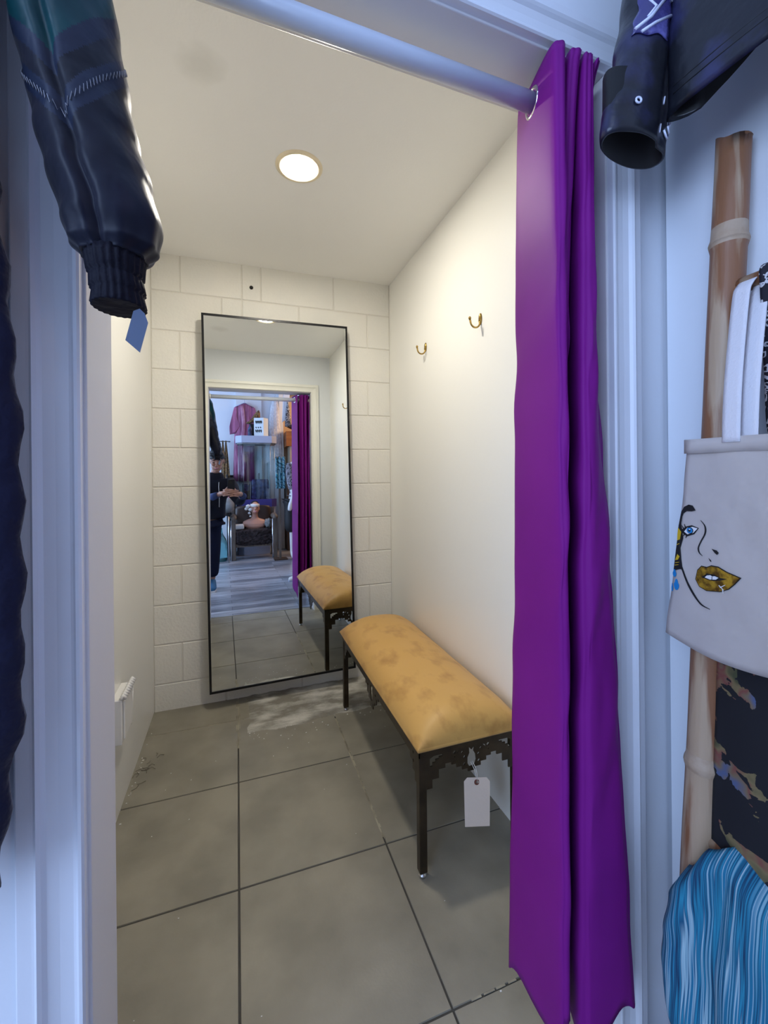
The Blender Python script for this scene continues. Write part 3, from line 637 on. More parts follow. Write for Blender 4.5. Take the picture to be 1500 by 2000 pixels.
for z, x, a_, b_ in ((1.390, -.1125, .0235, .030), (1.3915, -.1125, .0245, .031), (1.403, -.1130, .0225, .030), (1.405, -.1132, .0222, .030), (1.407, -.1132, .0245, .031), (1.419, -.1145, .0235, .030), (1.4205, -.1148, .0222, .029), (1.423, -.1150, .0250, .031), (1.436, -.1155, .0265, .033), (1.443, -.1152, .0275, .033)):
    rr.append(ell((x * KX, SY, zscale(z)), a_ * KX, b_, n=96, fn=lambda q: .035 * math.sin(q * 24)))
mb.loft(rr, True, True); mb.build('cuff', M['rib'], t)
mb = MB(); pts = []
for k in range(96):
    q = 4.45 - 1.5 + 3.9 * k / 95; z = 1.549 + vz(q) + (.003 if k % 2 else -.003); x, a_, b_ = interp(tab, z); f = 1.02 - .20 * math.exp(-((q - 4.45) / .13) ** 2) + .07 * nz(math.cos(q) * 1.5, math.sin(q) * 1.5, z * 18) + .05 * math.sin(q * 3 + z * 20) * .6
    pts.append((x * KX + a_ * KX * math.cos(q) * f, SY + b_ * math.sin(q) * f - .0005, zscale(z)))
mb.tube(pts, .00042, 5); mb.build('zigzag_stitching', M['thread'], t)
# body, second sleeve, collar (mostly out of frame)
mb = MB(); rr = []
for z, w, d_ in ((1.50, .20, .035), (1.515, .215, .04), (1.60, .22, .045), (1.75, .215, .045), (1.9, .20, .045), (2.02, .185, .06), (2.085, .10, .045)):
    rr.append(ell((-.47, SY - .055, z), w, d_, n=36, fn=lambda q, z=z: .05 * nz(math.cos(q) * 2, math.sin(q) * 2, z * 5)))
mb.loft(rr); mb.build('body', M['navy'], t)
mb = MB(); mb.tube([(-.64, SY, 2.02), (-.70, SY, 1.85), (-.74, SY, 1.65), (-.75, SY, 1.45)], [.05, .06, .055, .045], 16); mb.build('sleeve', M['navy'], t)
mb = MB(); mb.tube([(-.47, SY, 2.08), (-.47, SY, 2.16)], .055, 16); mb.build('collar', M['navy'], t)
mb = MB(); mb.tube([(-.62, SY, 2.06), (-.47, SY, 2.12), (-.47, SY, 2.20), (-.46, SY, 2.235), (-.44, SY, 2.24), (-.425, SY, 2.225)], .003, 8); mb.build('hanger', M['steel'], t)
t = thing('garment_tag', (-.093 * KX, SY, 1.395), 'small blue-grey paper tag dangling from the jacket cuff', 'tag')
def tg(x, y, z): c_, s_ = math.cos(R(-24)), math.sin(R(-24)); return (-.0965 + (x * c_ - y * s_) * .55, SY - .01 + x * .5 + z, 1.3985 + (x * s_ + y * c_))
flat_shape([[(-.011, -.043), (.012, -.043), (.012, -.006), (.004, 0), (-.004, 0), (-.011, -.008)]], .0006, tg, 'card', M['bluetag'], t)
mb = MB(); mb.tube([(-.0985, SY - .006, 1.398), (-.1005, SY, 1.404), (-.102, SY, 1.412)], .0005, 5); mb.build('string', M['string'], t)
# long quilted coat behind it
t = thing('quilted_coat', (-.36, .57, .76), 'long dark navy quilted coat with a scalloped edge hanging at the left edge', 'coat')
mb = MB(); rr = []
for k in range(56):
    z = .78 + (1.86 - .78) * k / 55; xr = interp([(.78, -.246), (.86, -.236), (.90, -.231), (.97, -.222), (1.10, -.2195), (1.29, -.2225), (1.38, -.229), (1.47, -.2355), (1.55, -.242), (1.86, -.29)], z)[0] + .0035 * math.sin(z * 75)
    w = .12 + (.02 if z < 1.4 else 0); rr.append(ell((xr - w, .565, z), w, .030, n=36, fn=lambda q, z=z: .03 * nz(math.cos(q) * 3, math.sin(q) * 3, z * 14)))
mb.loft(rr); mb.build('body', M['navycoat'], t)
mb = MB(); mb.tube([(-.45, .565, 1.82), (-.37, .565, 1.90), (-.37, .565, 1.99), (-.36, .565, 2.02), (-.34, .565, 2.01)], .003, 8); mb.build('hanger', M['steel'], t)
t = thing('garment_rail', (-.95, .55, 2.235), 'dark metal garment rail on the wall left of the doorway', 'rail')
mb = MB(); mb.tube([(-1.6, .55, 2.215), (-.31, .55, 2.215)], .009, 12); mb.build('bar', M['black_metal'], t)
for xx in (-1.55, -.33):
    mb = MB(); mb.tube([(xx, .55, 2.215), (xx, .635, 2.215)], .008, 10); mb.build('bracket', M['black_metal'], t)

# ------------------------------------------------------------------ black coated jacket at the top right
t = thing('jacket', (.76, .35, 1.80), 'glossy black coated jacket with silver rings and paint marks hanging at the top right', 'jacket')
STAB = [(1.745, .646, .062, .030), (1.775, .648, .066, .031), (1.80, .652, .066, .032), (1.86, .660, .062, .034), (1.93, .671, .056, .036), (2.0, .683, .050, .036), (2.1, .70, .052, .04), (2.25, .735, .06, .05), (2.36, .76, .045, .045)]
rr = []; ins = []
for k in range(60):
    z = 1.76 + (2.36 - 1.76) * k / 59; x, a_, b_ = interp(STAB, z); til = lambda q, k=k: (-.030 * math.cos(q) if k < 1 else 0)
    seam = .02 if abs(z - 1.835) < .006 else 0
    e_ = ell((x, .548, z), a_, b_, n=40, fn=lambda q, z=z: .06 * nz(math.cos(q) * 1.6, math.sin(q) * 1.6, z * 7) - .18 * math.exp(-((q - 5.35) / .22) ** 2) + (seam if z < 1.835 else 0))
    s_ = max(0, 1 - (z - 1.76) / .12); rr.append([Vector((p.x, p.y, p.z + .008 * s_ - .12 * (p.x - x) * s_ - .10 * (p.y - .548) * s_)) for p in e_])
c0 = sum(rr[0], Vector()) / 40
inner = [[c0 + (p - c0) * .93 + Vector((0, 0, .0)) for p in rr[0]], [c0 + (p - c0) * .90 + Vector((0, 0, .11)) for p in rr[0]]]
mb = MB(); mb.loft(list(reversed(inner)) + rr, True, True, 0, True, lambda j, i: 1 if j < 1 else 0); mb.build('sleeve', [M['coated'], M['black']], t)
# body as an open-bottomed shell
rr = []
for k in range(40):
    v = k / 39; z = 1.80 + .56 * v; w = lerp(.247, .225, v); d_ = lerp(.030, .045, v) * (1 if v < .8 else 1 - (v - .8) * 2.5); w = w if v < .75 else w * (1 - (v - .75) * 1.6)
    e_ = ell((.762, .285, z), w, d_, u=(-.26, .966, 0), v=(.966, .26, 0), n=56, fn=lambda q, z=z: .05 * nz(math.cos(q) * 3, math.sin(q) * 3, z * 6))
    s_ = max(0, 1 - v * 4); rr.append([Vector((p.x, p.y, p.z - .10 * (p.x - .762) * s_ * 2 + .16 * s_ * (max(0, .5 - p.y) * .5) + s_ * (.8 * max(0, .49 - p.y) * (1 if (Vector((p.x - .762, p.y - .285, 0))).dot(Vector((.966, .26, 0))) > 0 else 0)))) for p in e_])
c0 = sum(rr[0], Vector()) / 56
inner = [[c0 + (p - c0) * .96 for p in rr[0]], [c0 + (p - c0) * .9 + Vector((0, 0, .3)) for p in rr[0]]]
mb = MB(); mb.loft(list(reversed(inner)) + rr, True, True, 0, True, lambda j, i: 1 if j < 1 else 0); mb.build('body', [M['coated'], M['black']], t)
mb = MB()
for off in (.0, .012): mb.tube([p + (p - c0) * .015 + Vector((0, 0, .032 + off)) for p in rr[0][31:54]], .0011, 5)
mb.build('hem_stitching', M['ink'], t)
mb = MB(); mb.tube([(.76, .30, 2.33), (.76, .29, 2.42), (.76, .28, 2.46), (.79, .28, 2.47), (.80, .28, 2.45)], .003, 8); mb.tube([(.72, .46, 2.29), (.76, .30, 2.36), (.82, .10, 2.29)], .004, 8); mb.build('hanger', M['steel'], t)
def on_sleeve(q, z, out=.002):
    x, a_, b_ = interp(STAB, z); f = 1 + .06 * nz(math.cos(q) * 1.6, math.sin(q) * 1.6, z * 7) - .18 * math.exp(-((q - 5.35) / .22) ** 2); s_ = max(0, 1 - (z - 1.76) / .12)
    p = Vector((x + a_ * math.cos(q) * f, .548 + b_ * math.sin(q) * f, z)); p.z += .008 * s_ - .12 * (p.x - x) * s_ - .10 * (p.y - .548) * s_; nn = Vector((math.cos(q) / a_, math.sin(q) / b_, 0)).normalized(); return p + nn * out, nn
def on_body(q, z, out=.0025):
    v = (z - 1.80) / .56; w = lerp(.247, .225, v); d_ = lerp(.030, .045, v); f = 1 + .05 * nz(math.cos(q) * 3, math.sin(q) * 3, z * 6); u_ = Vector((-.26, .966, 0)); v_ = Vector((.966, .26, 0))
    p = Vector((.762, .285, z)) + u_ * (w * math.cos(q) * f) + v_ * (d_ * math.sin(q) * f); nn = (u_ * (math.cos(q) / w) + v_ * (math.sin(q) / d_)).normalized(); return p + nn * out, nn
def ringmark(mb, pn, r, w=.0018, el=1.0):
    p, nn = pn; a_ = nn.cross(Vector((0, 0, 1))).normalized(); b_ = nn.cross(a_)
    mb.tube([p + a_ * (r * el * math.cos(k * math.pi / 8)) + b_ * (r * math.sin(k * math.pi / 8)) for k in range(17)], w, 6, caps=False)
for pn_, r_, w_, e_ in ((on_sleeve(4.25, 1.815, .0025), .0045, .0018, 1), (on_sleeve(5.65, 1.925), .0065, .002, 1), (on_body(4.03, 2.0), .0085, .002, .6)):
    mb = MB(); ringmark(mb, pn_, r_, w_, e_); mb.build('silver_ring', M['silver'], t)
def stroke(f, pts, r): m_ = MB(); m_.tube([f(q, z)[0] for q, z in pts], r, 6); m_.build('paint_mark', M['silver'], t)
for pts, r in (([(3.9, 2.005), (4.3, 1.985), (4.1, 1.965)], .0022), ([(4.6, 2.0), (4.2, 1.965), (3.8, 1.945)], .0028), ([(4.9, 1.975), (4.4, 1.955), (4.0, 1.938)], .0026), ([(4.3, 2.01), (4.7, 2.006), (4.9, 2.0)], .0016), ([(4.6, 2.045), (4.7, 2.043)], .0042),
               ([(5.75, 2.0), (5.8, 1.985), (5.78, 1.965)], .0016), ([(5.2, 1.845), (5.22, 1.832)], .0013), ([(5.5, 1.795), (5.6, 1.788), (5.7, 1.785)], .0018), ([(5.3, 1.80), (5.33, 1.785)], .0012), ([(5.75, 1.815), (5.9, 1.818), (6.05, 1.815)], .0035), ([(5.65, 1.807), (5.8, 1.80), (5.9, 1.802)], .0016)): stroke(on_sleeve, pts, r)
qb = 3.6
for pts, r in (([(qb, 2.01), (qb + .04, 1.995)], .0016), ([(qb + .35, 2.05), (qb + .37, 2.02), (qb + .40, 2.0)], .0014), ([(qb + .15, 1.975), (qb + .17, 1.965)], .0018), ([(qb + .5, 1.985), (qb + .52, 1.975)], .0022), ([(qb + .9, 2.05), (qb + .88, 2.03)], .0014)): stroke(on_body, pts, r)

M['gloss'] = mat('violet_gloss_highlight', (.035, .03, .15), .12, col2=(.16, .15, .45), nscale=26, detail=5, bump=.4, bscale=40, lo=.5, hi=.7, coat=.5)  # purple-blue highlights of the coating, painted as coloured patches
def patch(f, q0, q1, z0, z1):
    rows = [[f(lerp(q0, q1, i / 10) + .05 * math.sin(j * 1.3), lerp(z0, z1, j / 10) + .003 * math.sin(i * 1.1), .0015)[0] for i in range(11)] for j in range(11)]
    MB().sheet(rows, .001).build('glossy_patch', M['gloss'], t)
patch(on_sleeve, 3.7, 4.9, 1.935, 2.012); patch(on_sleeve, 3.7, 4.9, 2.018, 2.075); patch(on_sleeve, 5.75, 6.2, 1.80, 1.838)
patch(on_body, 3.75, 4.0, 1.93, 2.06); patch(on_body, 4.15, 4.35, 1.96, 2.06); patch(on_body, 3.5, 3.62, 1.98, 2.10)
for q in ((3.86, 1.99, 3.90, 1.93), (4.1, 2.03, 4.02, 1.96), (3.55, 1.96, 3.6, 1.94)): stroke(on_body, [(q[0], q[1]), ((q[0] + q[2]) / 2 + .02, (q[1] + q[3]) / 2), (q[2], q[3])], .0012)

# ------------------------------------------------------------------ bamboo ladder with textiles
def railx(z): return .735 + .0577 * z
def rail_y(z): return .540 - .0175 * z
t = thing('bamboo_ladder', (railx(0), .35, 0), 'brown bamboo ladder leaning on the pale wall right of the curtain', 'ladder')
def rail(dy):
    mb = MB(); zs_ = [0.0]; nodes = (.30, .70, 1.07, 1.62); rr_ = []; k = 0
    steps = sorted(set([i * .03 for i in range(0, 61)] + [q + d_ for q in nodes for d_ in (-.014, -.006, 0, .004, .010)] + [1.815]))
    for z in steps:
        b_ = 0
        for q in nodes: b_ = max(b_, .0035 * math.exp(-((z - q) / .008) ** 2))
        rad = .0262 + b_ + .0008 * nz(z * 6, dy); ring = ell((railx(z), rail_y(z) + dy, z), rad, rad, n=22, fn=lambda q, z=z: .03 * nz(math.cos(q) * 2, math.sin(q) * 2, z * 5))
        if z > 1.8: ring = [Vector((p.x, p.y, p.z + (p.x - railx(z)) * .25 - .006 + .012 * math.sin((p.y - rail_y(z)) * 60))) for p in ring]
        rr_.append(ring)
    mb.loft(rr_, True, True, 0, True, lambda j, i: 1 if any(abs(steps[j] - q) < .012 for q in nodes) else 0); return mb.build('side_rail', [M['bamboo'], M['bamboo_n']], t)
rail(0); rail(-.46)
for z in (.22, .58, .87, 1.20, 1.535):
    mb = MB(); mb.tube([(railx(z), rail_y(z) + .012, z), (railx(z), rail_y(z) - .47, z)], .0135, 14); mb.build('rung', M['bamboo'], t)
# swirl scarf over the top rung
def drape(rung_z, y0, y1, front, back, dx, amp, per, seed, rr_=.020, jag=.0):
    """cloth hung over a rung: a run down the front, over the top and down the back"""
    rows = []; nn_ = 40; cxr = railx(rung_z)
    for j in range(nn_ * 2 + 9):
        r = []
        for i in range(61):
            u = i / 60; y = lerp(y0, y1, u); w = amp * math.sin(u * per * 6.28 + seed) + amp * .6 * nz(u * 7, j * .05, seed)
            if j < nn_: v = 1 - j / nn_; x = cxr - rr_ - dx * v - w * min(1, v * 4); z = rung_z - v * (front + jag * math.sin(u * 5 + seed))
            elif j < nn_ + 9: q = (j - nn_) / 8 * math.pi; x = cxr - rr_ * math.cos(q); z = rung_z + rr_ * math.sin(q)
            else: v = (j - nn_ - 8) / nn_; x = cxr + rr_ + w * .3; z = rung_z - v * back
            r.append((x, y + .004 * nz(j * .1, u * 3, seed), z))
        rows.append(r)
    return rows
t = tag(MB().sheet(drape(1.535, .452, .14, .46, .25, -.035, .004, 3, 1), .0016).build('scarf', M['swirl']), 'black and white swirl print scarf draped over the top ladder rung', 'scarf')
t = tag(MB().sheet(drape(1.20, .504, .12, .95, .5, .045, .004, 3, 5, .019), .002).build('shawl', M['floral']), 'black shawl with red and gold flowers hanging below the tote bag', 'shawl')
# blue striped scarf wrapped over the rail and a rung
rows = []
for j in range(60):
    v = j / 59; r = []
    for i in range(81):
        u = i / 80; y = lerp(.540, .10, u)
        zt = interp([(0, .500), (.06, .545), (.12, .592), (.18, .610), (.30, .585), (.5, .545), (1, .53)], u)[0]; zb = interp([(0, .305), (.05, .288), (.15, .305), (.2, .275), (.35, .20), (1, .12)], u)[0]
        z = lerp(zt, zb, v); bulge = .020 * math.exp(-((u - .08) / .08) ** 2)
        x = railx(z) - .048 - bulge * (1 - v * .4) - .010 * math.sin(u * 34) * min(1, v * 3) - .006 * nz(u * 9, v * 4) + .030 * max(0, 1 - v * 9) ** 2
        if u > .17: x += .010 * (1 - v)
        r.append((x, y + .018 * v * (1 - u) * (u < .25) * math.sin(v * 3), z))
    rows.append(r)
t = tag(MB().sheet(rows, .004).build('scarf', M['stripe']), 'blue striped knit scarf draped over the lowest rung and rail of the ladder', 'scarf')
# tote bag
t = thing('tote_bag', (.745, .36, .90), 'natural canvas tote bag printed with a pop style face and gold lips', 'bag')
BXX = .742
def bagpt(u, v, side):      # u 0..1 from the doorway edge, v 0..1 from top
    yl = lerp(.527, .570, v ** 1.2); y = lerp(yl, .150, u); z = lerp(1.270 - .004 * u, .921 - .012 * math.sin(min(u * 3, 1.2) * 2.2), v)
    puff = .014 * math.sin(math.pi * min(1, u * 1.02)) ** .6 * (.35 + .65 * v)
    x = BXX + side * puff + .0022 * nz(u * 6, v * 5, 1 + side) * 1.2
    return Vector((x - .0 * v, y, z))
mb = MB(); rr = []
for j in range(33):
    v = j / 32; f = [bagpt(i / 48, v, -1) for i in range(49)]; b_ = [bagpt(i / 48, v, 1) + Vector((.003, 0, 0)) for i in range(48, -1, -1)]; rr.append(f + b_)
mb.loft(rr, True, True); bag = mb.build('bag_body', M['canvas'], t)
mb = MB(); mb.sheet([[Vector((BXX - .003, lerp(.528, .15, i / 30), z)) + Vector((-.003 + .001 * nz(i, z * 30), 0, 0)) for i in range(31)] for z in (1.271, 1.260, 1.247)], .0015); mb.build('top_hem', M['canvas'], t)
def strap(y0, y1, xo, top):
    w = .013; P = [(BXX - .004 + xo, y0, 1.262), (BXX + .012 + xo, y0 + (y1 - y0) * .3, 1.36), (.795 + xo, y1, top - .03), (.806 + xo, y1, top), (.826, y1 - .002, top + .016), (.846, y1 - .004, top - .002), (.845, y1 - .02, 1.45), (.80, y1 - .12, 1.30), (BXX + .02, y1 - .17, 1.265)]
    rows = []
    Ps = smooth_poly(P, 6)
    for p in Ps: rows.append([Vector((p[0], p[1] + w * s_, p[2])) for s_ in (-1, -.5, 0, .5, 1)])
    m_ = MB(); m_.sheet(rows, .0018); return m_.build('strap', M['strap'], t)
strap(.453, .472, -.004, 1.526); strap(.438, .455, .012, 1.522)
# printed face (flat ink pieces lying on the canvas)
def onbag(y, z, out=.0012):
    v = (1.27 - z) / .349; yl = lerp(.527, .570, max(0, v) ** 1.2); u = (yl - y) / (yl - .15); return bagpt(max(0, min(1, u)), v, -1).x - out
def ink(name, pts, m, out=.0012, loops=None):
    mb = MB(); cu = [pts]
    if pts[0] == 'strip':
        A, B = pts[1], pts[2]; cu = []; V = []
        for (ay, az), (by, bz) in zip(A, B):
            for yy, zz in ((ay, az), (by, bz)): V += [(onbag(yy, zz, out), yy, zz), (onbag(yy, zz, out) - .0005, yy, zz)]
        F = []
        for i in range(len(A) - 1):
            o_ = i * 4; F += [(o_ + 1, o_ + 3, o_ + 7, o_ + 5), (o_, o_ + 4, o_ + 6, o_ + 2), (o_, o_ + 1, o_ + 5, o_ + 4), (o_ + 2, o_ + 6, o_ + 7, o_ + 3)]
        mb.add(V, F)
    # triangulate through bmesh so that the piece can follow the cloth
    for l in cu:
        bm = bmesh.new(); vs_ = [bm.verts.new((onbag(y, z, out), y, z)) for y, z in l]; f = bm.faces.new(vs_); bmesh.ops.triangulate(bm, faces=[f])
        ex = bmesh.ops.extrude_face_region(bm, geom=bm.faces[:]); bmesh.ops.translate(bm, verts=[e for e in ex['geom'] if isinstance(e, bmesh.types.BMVert)], vec=(-.0005, 0, 0))
        bm.verts.ensure_lookup_table(); bm.verts.index_update(); mb.add([tuple(v.co) for v in bm.verts], [tuple(v.index for v in f.verts) for f in bm.faces]); bm.free()
    return mb.build(name, m, t)
def sm(P, per=6): return smooth_poly(P, per)
def thick(P, ws):
    P = [Vector((a_, b_, 0)) for a_, b_ in P]; A = []; B = []
    for i, p in enumerate(P):
        d_ = (P[min(i + 1, len(P) - 1)] - P[max(i - 1, 0)]).normalized(); nn = Vector((-d_.y, d_.x, 0)); w = interp([(k / (len(ws) - 1), x_) for k, x_ in enumerate(ws)], i / (len(P) - 1))[0] / 2
        A.append((p.x + nn.x * w, p.y + nn.y * w)); B.append((p.x - nn.x * w, p.y - nn.y * w))
    return ('strip', A, B)
# picture pixels of the print -> canvas coordinates (y, z); bag spans y .57...15
K = M['ink']
ink('printed_eyebrow', [(.5383, 1.1445), (.5327, 1.1542), (.5241, 1.1587), (.5167, 1.1575), (.511, 1.1496), (.5179, 1.1475), (.5274, 1.1472), (.5335, 1.1423), (.5351, 1.1379)], K)
ink('printed_hair', [(.5383, 1.1430), (.5351, 1.140), (.5374, 1.1247), (.5333, 1.0993), (.5389, 1.0812), (.5369, 1.0621), (.5338, 1.0433), (.5380, 1.0440), (.5520, 1.0385), (.5485, 1.0753), (.5445, 1.10), (.5425, 1.1198)], K)
ink('printed_hair_highlight', [(.5425, 1.1165), (.5362, 1.1098), (.5388, 1.0964), (.5445, 1.0935), (.5440, 1.1044)], M['yellow_ink'], .0022)
ink('printed_hair_highlight', [(.5440, 1.0695), (.5397, 1.0659), (.5424, 1.0599), (.5482, 1.0578)], M['yellow_ink'], .0022)
for q in ((.5475, 1.0535, .5400, 1.0560), (.5485, 1.0490, .5410, 1.0515), (.5450, 1.0860, .5400, 1.0890)): ink('printed_hair_highlight', thick([(q[0], q[1]), (q[2], q[3])], [.0012, .0008]), M['yellow_ink'], .0022)
ink('printed_cheek_line', thick(sm([(.5350, 1.0480), (.5338, 1.0433), (.5243, 1.0219), (.5119, 1.004), (.4999, .9929), (.4853, .9896)]), [.0022, .0030, .0036, .0026, .0008]), K)
ink('printed_nose_line', thick(sm([(.5016, 1.1338), (.4948, 1.1253), (.4945, 1.1131), (.502, 1.0976), (.5061, 1.0866), (.5041, 1.0787), (.4988, 1.0747)]), [.0006, .0024, .0020, .0022, .0006]), K)
ink('printed_nostril', [(.4838, 1.0889), (.4759, 1.0876), (.4726, 1.0842), (.475, 1.0806), (.4788, 1.0831)], K)
ink('printed_nostril', [(.4884, 1.0729), (.4846, 1.07), (.484, 1.0673), (.4865, 1.0692)], K)
LIP = [(.5110, 1.0328), (.5074, 1.0495), (.5003, 1.0581), (.4914, 1.0577), (.4837, 1.0621), (.4724, 1.0624), (.4597, 1.0573), (.4380, 1.0521), (.4466, 1.0400), (.4556, 1.0298), (.4691, 1.0222), (.4918, 1.0177), (.5044, 1.0218)]
ink('printed_lip_outline', LIP, K); c_ = (.4755, 1.0400)
ink('printed_lips', [(c_[0] + (a_ - c_[0]) * .955, c_[1] + (b_ - c_[1]) * .93) for a_, b_ in LIP], M['gold'], .0022)
ink('printed_mouth_line', thick([(.4980, 1.0395), (.489, 1.0425), (.478, 1.0432), (.468, 1.0432), (.4585, 1.0455)], [.0006, .010, .0105, .004, .0005]), K, .0032)
ink('printed_teeth', [(.4925, 1.0405), (.4890, 1.0445), (.4838, 1.0462), (.4800, 1.0450), (.4760, 1.0462), (.4700, 1.0450), (.4744, 1.0410), (.4840, 1.0390)], M['white_ink'], .0042)
ink('printed_tooth_line', thick([(.4800, 1.0452), (.4803, 1.0392)], [.0006, .0006]), K, .0050)
ink('printed_eye_outline', [(.5375, 1.1095), (.5340, 1.1150), (.5277, 1.1204), (.5171, 1.1238), (.5050, 1.1203), (.513, 1.1090), (.5257, 1.1035)], K)
ink('printed_eye_white', [(.5303, 1.1113), (.5245, 1.1187), (.515, 1.1213), (.5062, 1.1197), (.5141, 1.1109), (.5246, 1.1074)], M['white_ink'], .0022)
for r_, o_, m_ in ((.0058, .0032, K), (.0050, .0040, M['blue_ink']), (.0022, .0048, K)): ink('printed_iris', [(.5190 + r_ * math.cos(k * math.pi / 8), 1.1148 + r_ * .95 * math.sin(k * math.pi / 8)) for k in range(16)], m_, o_)
ink('printed_iris', [(.5178 + .0011 * math.cos(k * math.pi / 4), 1.1168 + .0011 * math.sin(k * math.pi / 4)) for k in range(8)], M['white_ink'], .0056)
for a_, b_ in (((.5350, 1.1140), (.5400, 1.1185)), ((.5325, 1.1165), (.5358, 1.1215)), ((.5290, 1.1190), (.5310, 1.1245)), ((.5360, 1.1110), (.5415, 1.1130)), ((.5350, 1.1080), (.5400, 1.1070)), ((.5310, 1.1060), (.5345, 1.1015)), ((.5270, 1.1045), (.5285, 1.1000))): ink('printed_eyelash', thick([a_, b_], [.0018, .0004]), K)
def drop(y, z, a_, b_): return [(y + a_ * math.cos(k * math.pi / 8) * (1 - .35 * (math.sin(k * math.pi / 8) > .3)), z + b_ * math.sin(k * math.pi / 8)) for k in range(16)]
ink('printed_drop', drop(.5500, 1.0345, .0040, .0070), M['blue_ink']); ink('printed_drop', drop(.5460, 1.0149, .0052, .0100), M['blue_ink']); ink('printed_drop', drop(.5548, 1.0080, .0018, .0075), M['blue_ink'])
for a_, b_, c1, d1 in ((.468, 1.030, .460, 1.036), (.470, 1.033, .462, 1.027), (.464, 1.028, .463, 1.022)): ink('printed_sparkle', thick([(a_, b_), (c1, d1)], [.0014, .0006]), M['white_ink'], .0034)

# ================================================================== things in the shop behind (seen in the mirror)
def T(name, loc, label, cat, group=None): return thing(name, loc, label, cat, group)
def bx(mb, a, b, mi=0): mb.box(a, b, mi); return mb
# pink robe on a hanger on the back wall
t = T('robe', (.29, -3.22, 1.25), 'plum pink satin kimono robe with wide sleeves hanging on the back wall of the shop', 'robe')
mb = MB(); rr = []
for z, w, d_, cxx in ((1.25, .175, .05, .275), (1.6, .17, .05, .275), (1.95, .165, .05, .285), (2.2, .160, .055, .29), (2.45, .165, .055, .295), (2.56, .165, .045, .295), (2.61, .10, .04, .295), (2.645, .04, .03, .295)):
    rr.append(ell((cxx, -3.25, z), w, d_ * .62, n=48, fn=lambda q, z=z: .05 * math.sin(q * 13) + .05 * nz(math.cos(q) * 3, math.sin(q) * 3, z)))
mb.loft(rr); mb.build('body', M['pink'], t)
for sx in (-1, 1):
    x0_ = .295 + sx * .13; P = [(x0_, 2.60), (x0_ + sx * .05, 2.56), (x0_ + sx * .13, 2.22), (x0_ + sx * .125, 2.08), (x0_ + sx * .03, 2.10), (x0_ - sx * .055, 2.22), (x0_, 2.40)]
    rings = []
    for y, s_ in ((-3.275, .9), (-3.265, 1), (-3.23, 1), (-3.215, .88)):
        cxx = sum(p[0] for p in P) / 7; czz = sum(p[1] for p in P) / 7; rings.append([(cxx + (p[0] - cxx) * s_, y, czz + (p[1] - czz) * s_) for p in P])
    mb = MB(); mb.loft(rings); mb.build('sleeve', M['pink'], t)
mb = MB(); mb.sheet([[(.265 + .06 * s_ + .012 * math.sin(z * 9), -3.212 + .003 * s_, z) for s_ in (-.5, -.2, .2, .5)] for z in [1.3 + 1.3 * k / 20 for k in range(21)]], .004); mb.build('front_panel', mat('pale_pink_satin', (.52, .24, .36), .3, col2=(.30, .10, .18), nscale=8), t)
mb = MB(); mb.tube([(.14, -3.22, 2.58), (.295, -3.22, 2.655), (.45, -3.22, 2.58)], .006, 8); mb.tube([(.295, -3.22, 2.655), (.295, -3.22, 2.70), (.31, -3.22, 2.735), (.30, -3.24, 2.755), (.28, -3.28, 2.745)], .003, 8); mb.build('hanger', M['pearl'], t)
# glass display case
t = T('display_case', (.46, -2.80, 0), 'tall glass display case with a pale octagonal top box and purple lined base', 'display case')
def octa(x0, x1, y0, y1, c): return [(x0 + c, y1), (x1 - c, y1), (x1, y1 - c), (x1, y0 + c), (x1 - c, y0), (x0 + c, y0), (x0, y0 + c), (x0, y1 - c)]
mb = MB(); mb.prism(octa(.128, .805, -3.19, -2.78, .09), 1.895, 2.015); bev(mb.build('top_box', M['pearl'], t), .003)
mb = MB(); mb.prism(octa(.15, .785, -3.17, -2.80, .085), 1.875, 1.895); mb.build('light_rim', M['grey'], t)
mb = MB(); P = octa(.17, .77, -3.15, -2.82, .08)
for i in range(8):
    a_, b_ = Vector((*P[i], 0)), Vector((*P[(i + 1) % 8], 0)); d_ = (b_ - a_).normalized(); nn = Vector((-d_.y, d_.x, 0)) * .003
    mb.add([a_ + Vector((0, 0, .93)), b_ + Vector((0, 0, .93)), b_ + Vector((0, 0, 1.875)), a_ + Vector((0, 0, 1.875)), a_ + nn + Vector((0, 0, .93)), b_ + nn + Vector((0, 0, .93)), b_ + nn + Vector((0, 0, 1.875)), a_ + nn + Vector((0, 0, 1.875))], [(0, 1, 2, 3), (7, 6, 5, 4), (0, 4, 5, 1), (3, 2, 6, 7)])
mb.build('glass_wall', M['glass'], t)
for i in (0, 1, 2, 7):
    mb = MB(); mb.tube([(*P[i], .93), (*P[i], 1.875)], .0035, 6); mb.build('corner_strip', M['steel'], t)
mb = MB(); mb.prism(octa(.14, .795, -3.18, -2.79, .09), .80, .93); mb.build('lined_base', M['purplebase'], t)
mb = MB(); mb.prism(octa(.16, .775, -3.16, -2.81, .09), 0, .80); mb.build('cabinet', M['pearl'], t)
t = T('handbag', (.53, -2.93, .93), 'shiny blue-black quilted handbag inside the glass display case', 'handbag')
mb = MB(); rr = []
for z, w, d_ in ((.931, .15, .05), (.95, .16, .055), (1.1, .155, .06), (1.24, .145, .045), (1.275, .13, .02)): rr.append([(.53 + w * math.copysign(abs(math.cos(q)) ** .4, math.cos(q)), -2.98 + d_ * math.copysign(abs(math.sin(q)) ** .5, math.sin(q)), z) for q in [2 * math.pi * k / 32 for k in range(32)]])
mb.loft(rr); mb.build('body', M['inkblue'], t); mb = MB(); mb.tube([(.50, -2.98, 1.27), (.505, -2.98, 1.38), (.515, -2.98, 1.38), (.52, -2.98, 1.27)], .005, 8); mb.build('handle', M['black'], t)
t = T('clutch_bag', (.30, -2.90, .93), 'black glossy clutch bag inside the display case beside the quilted handbag', 'handbag')
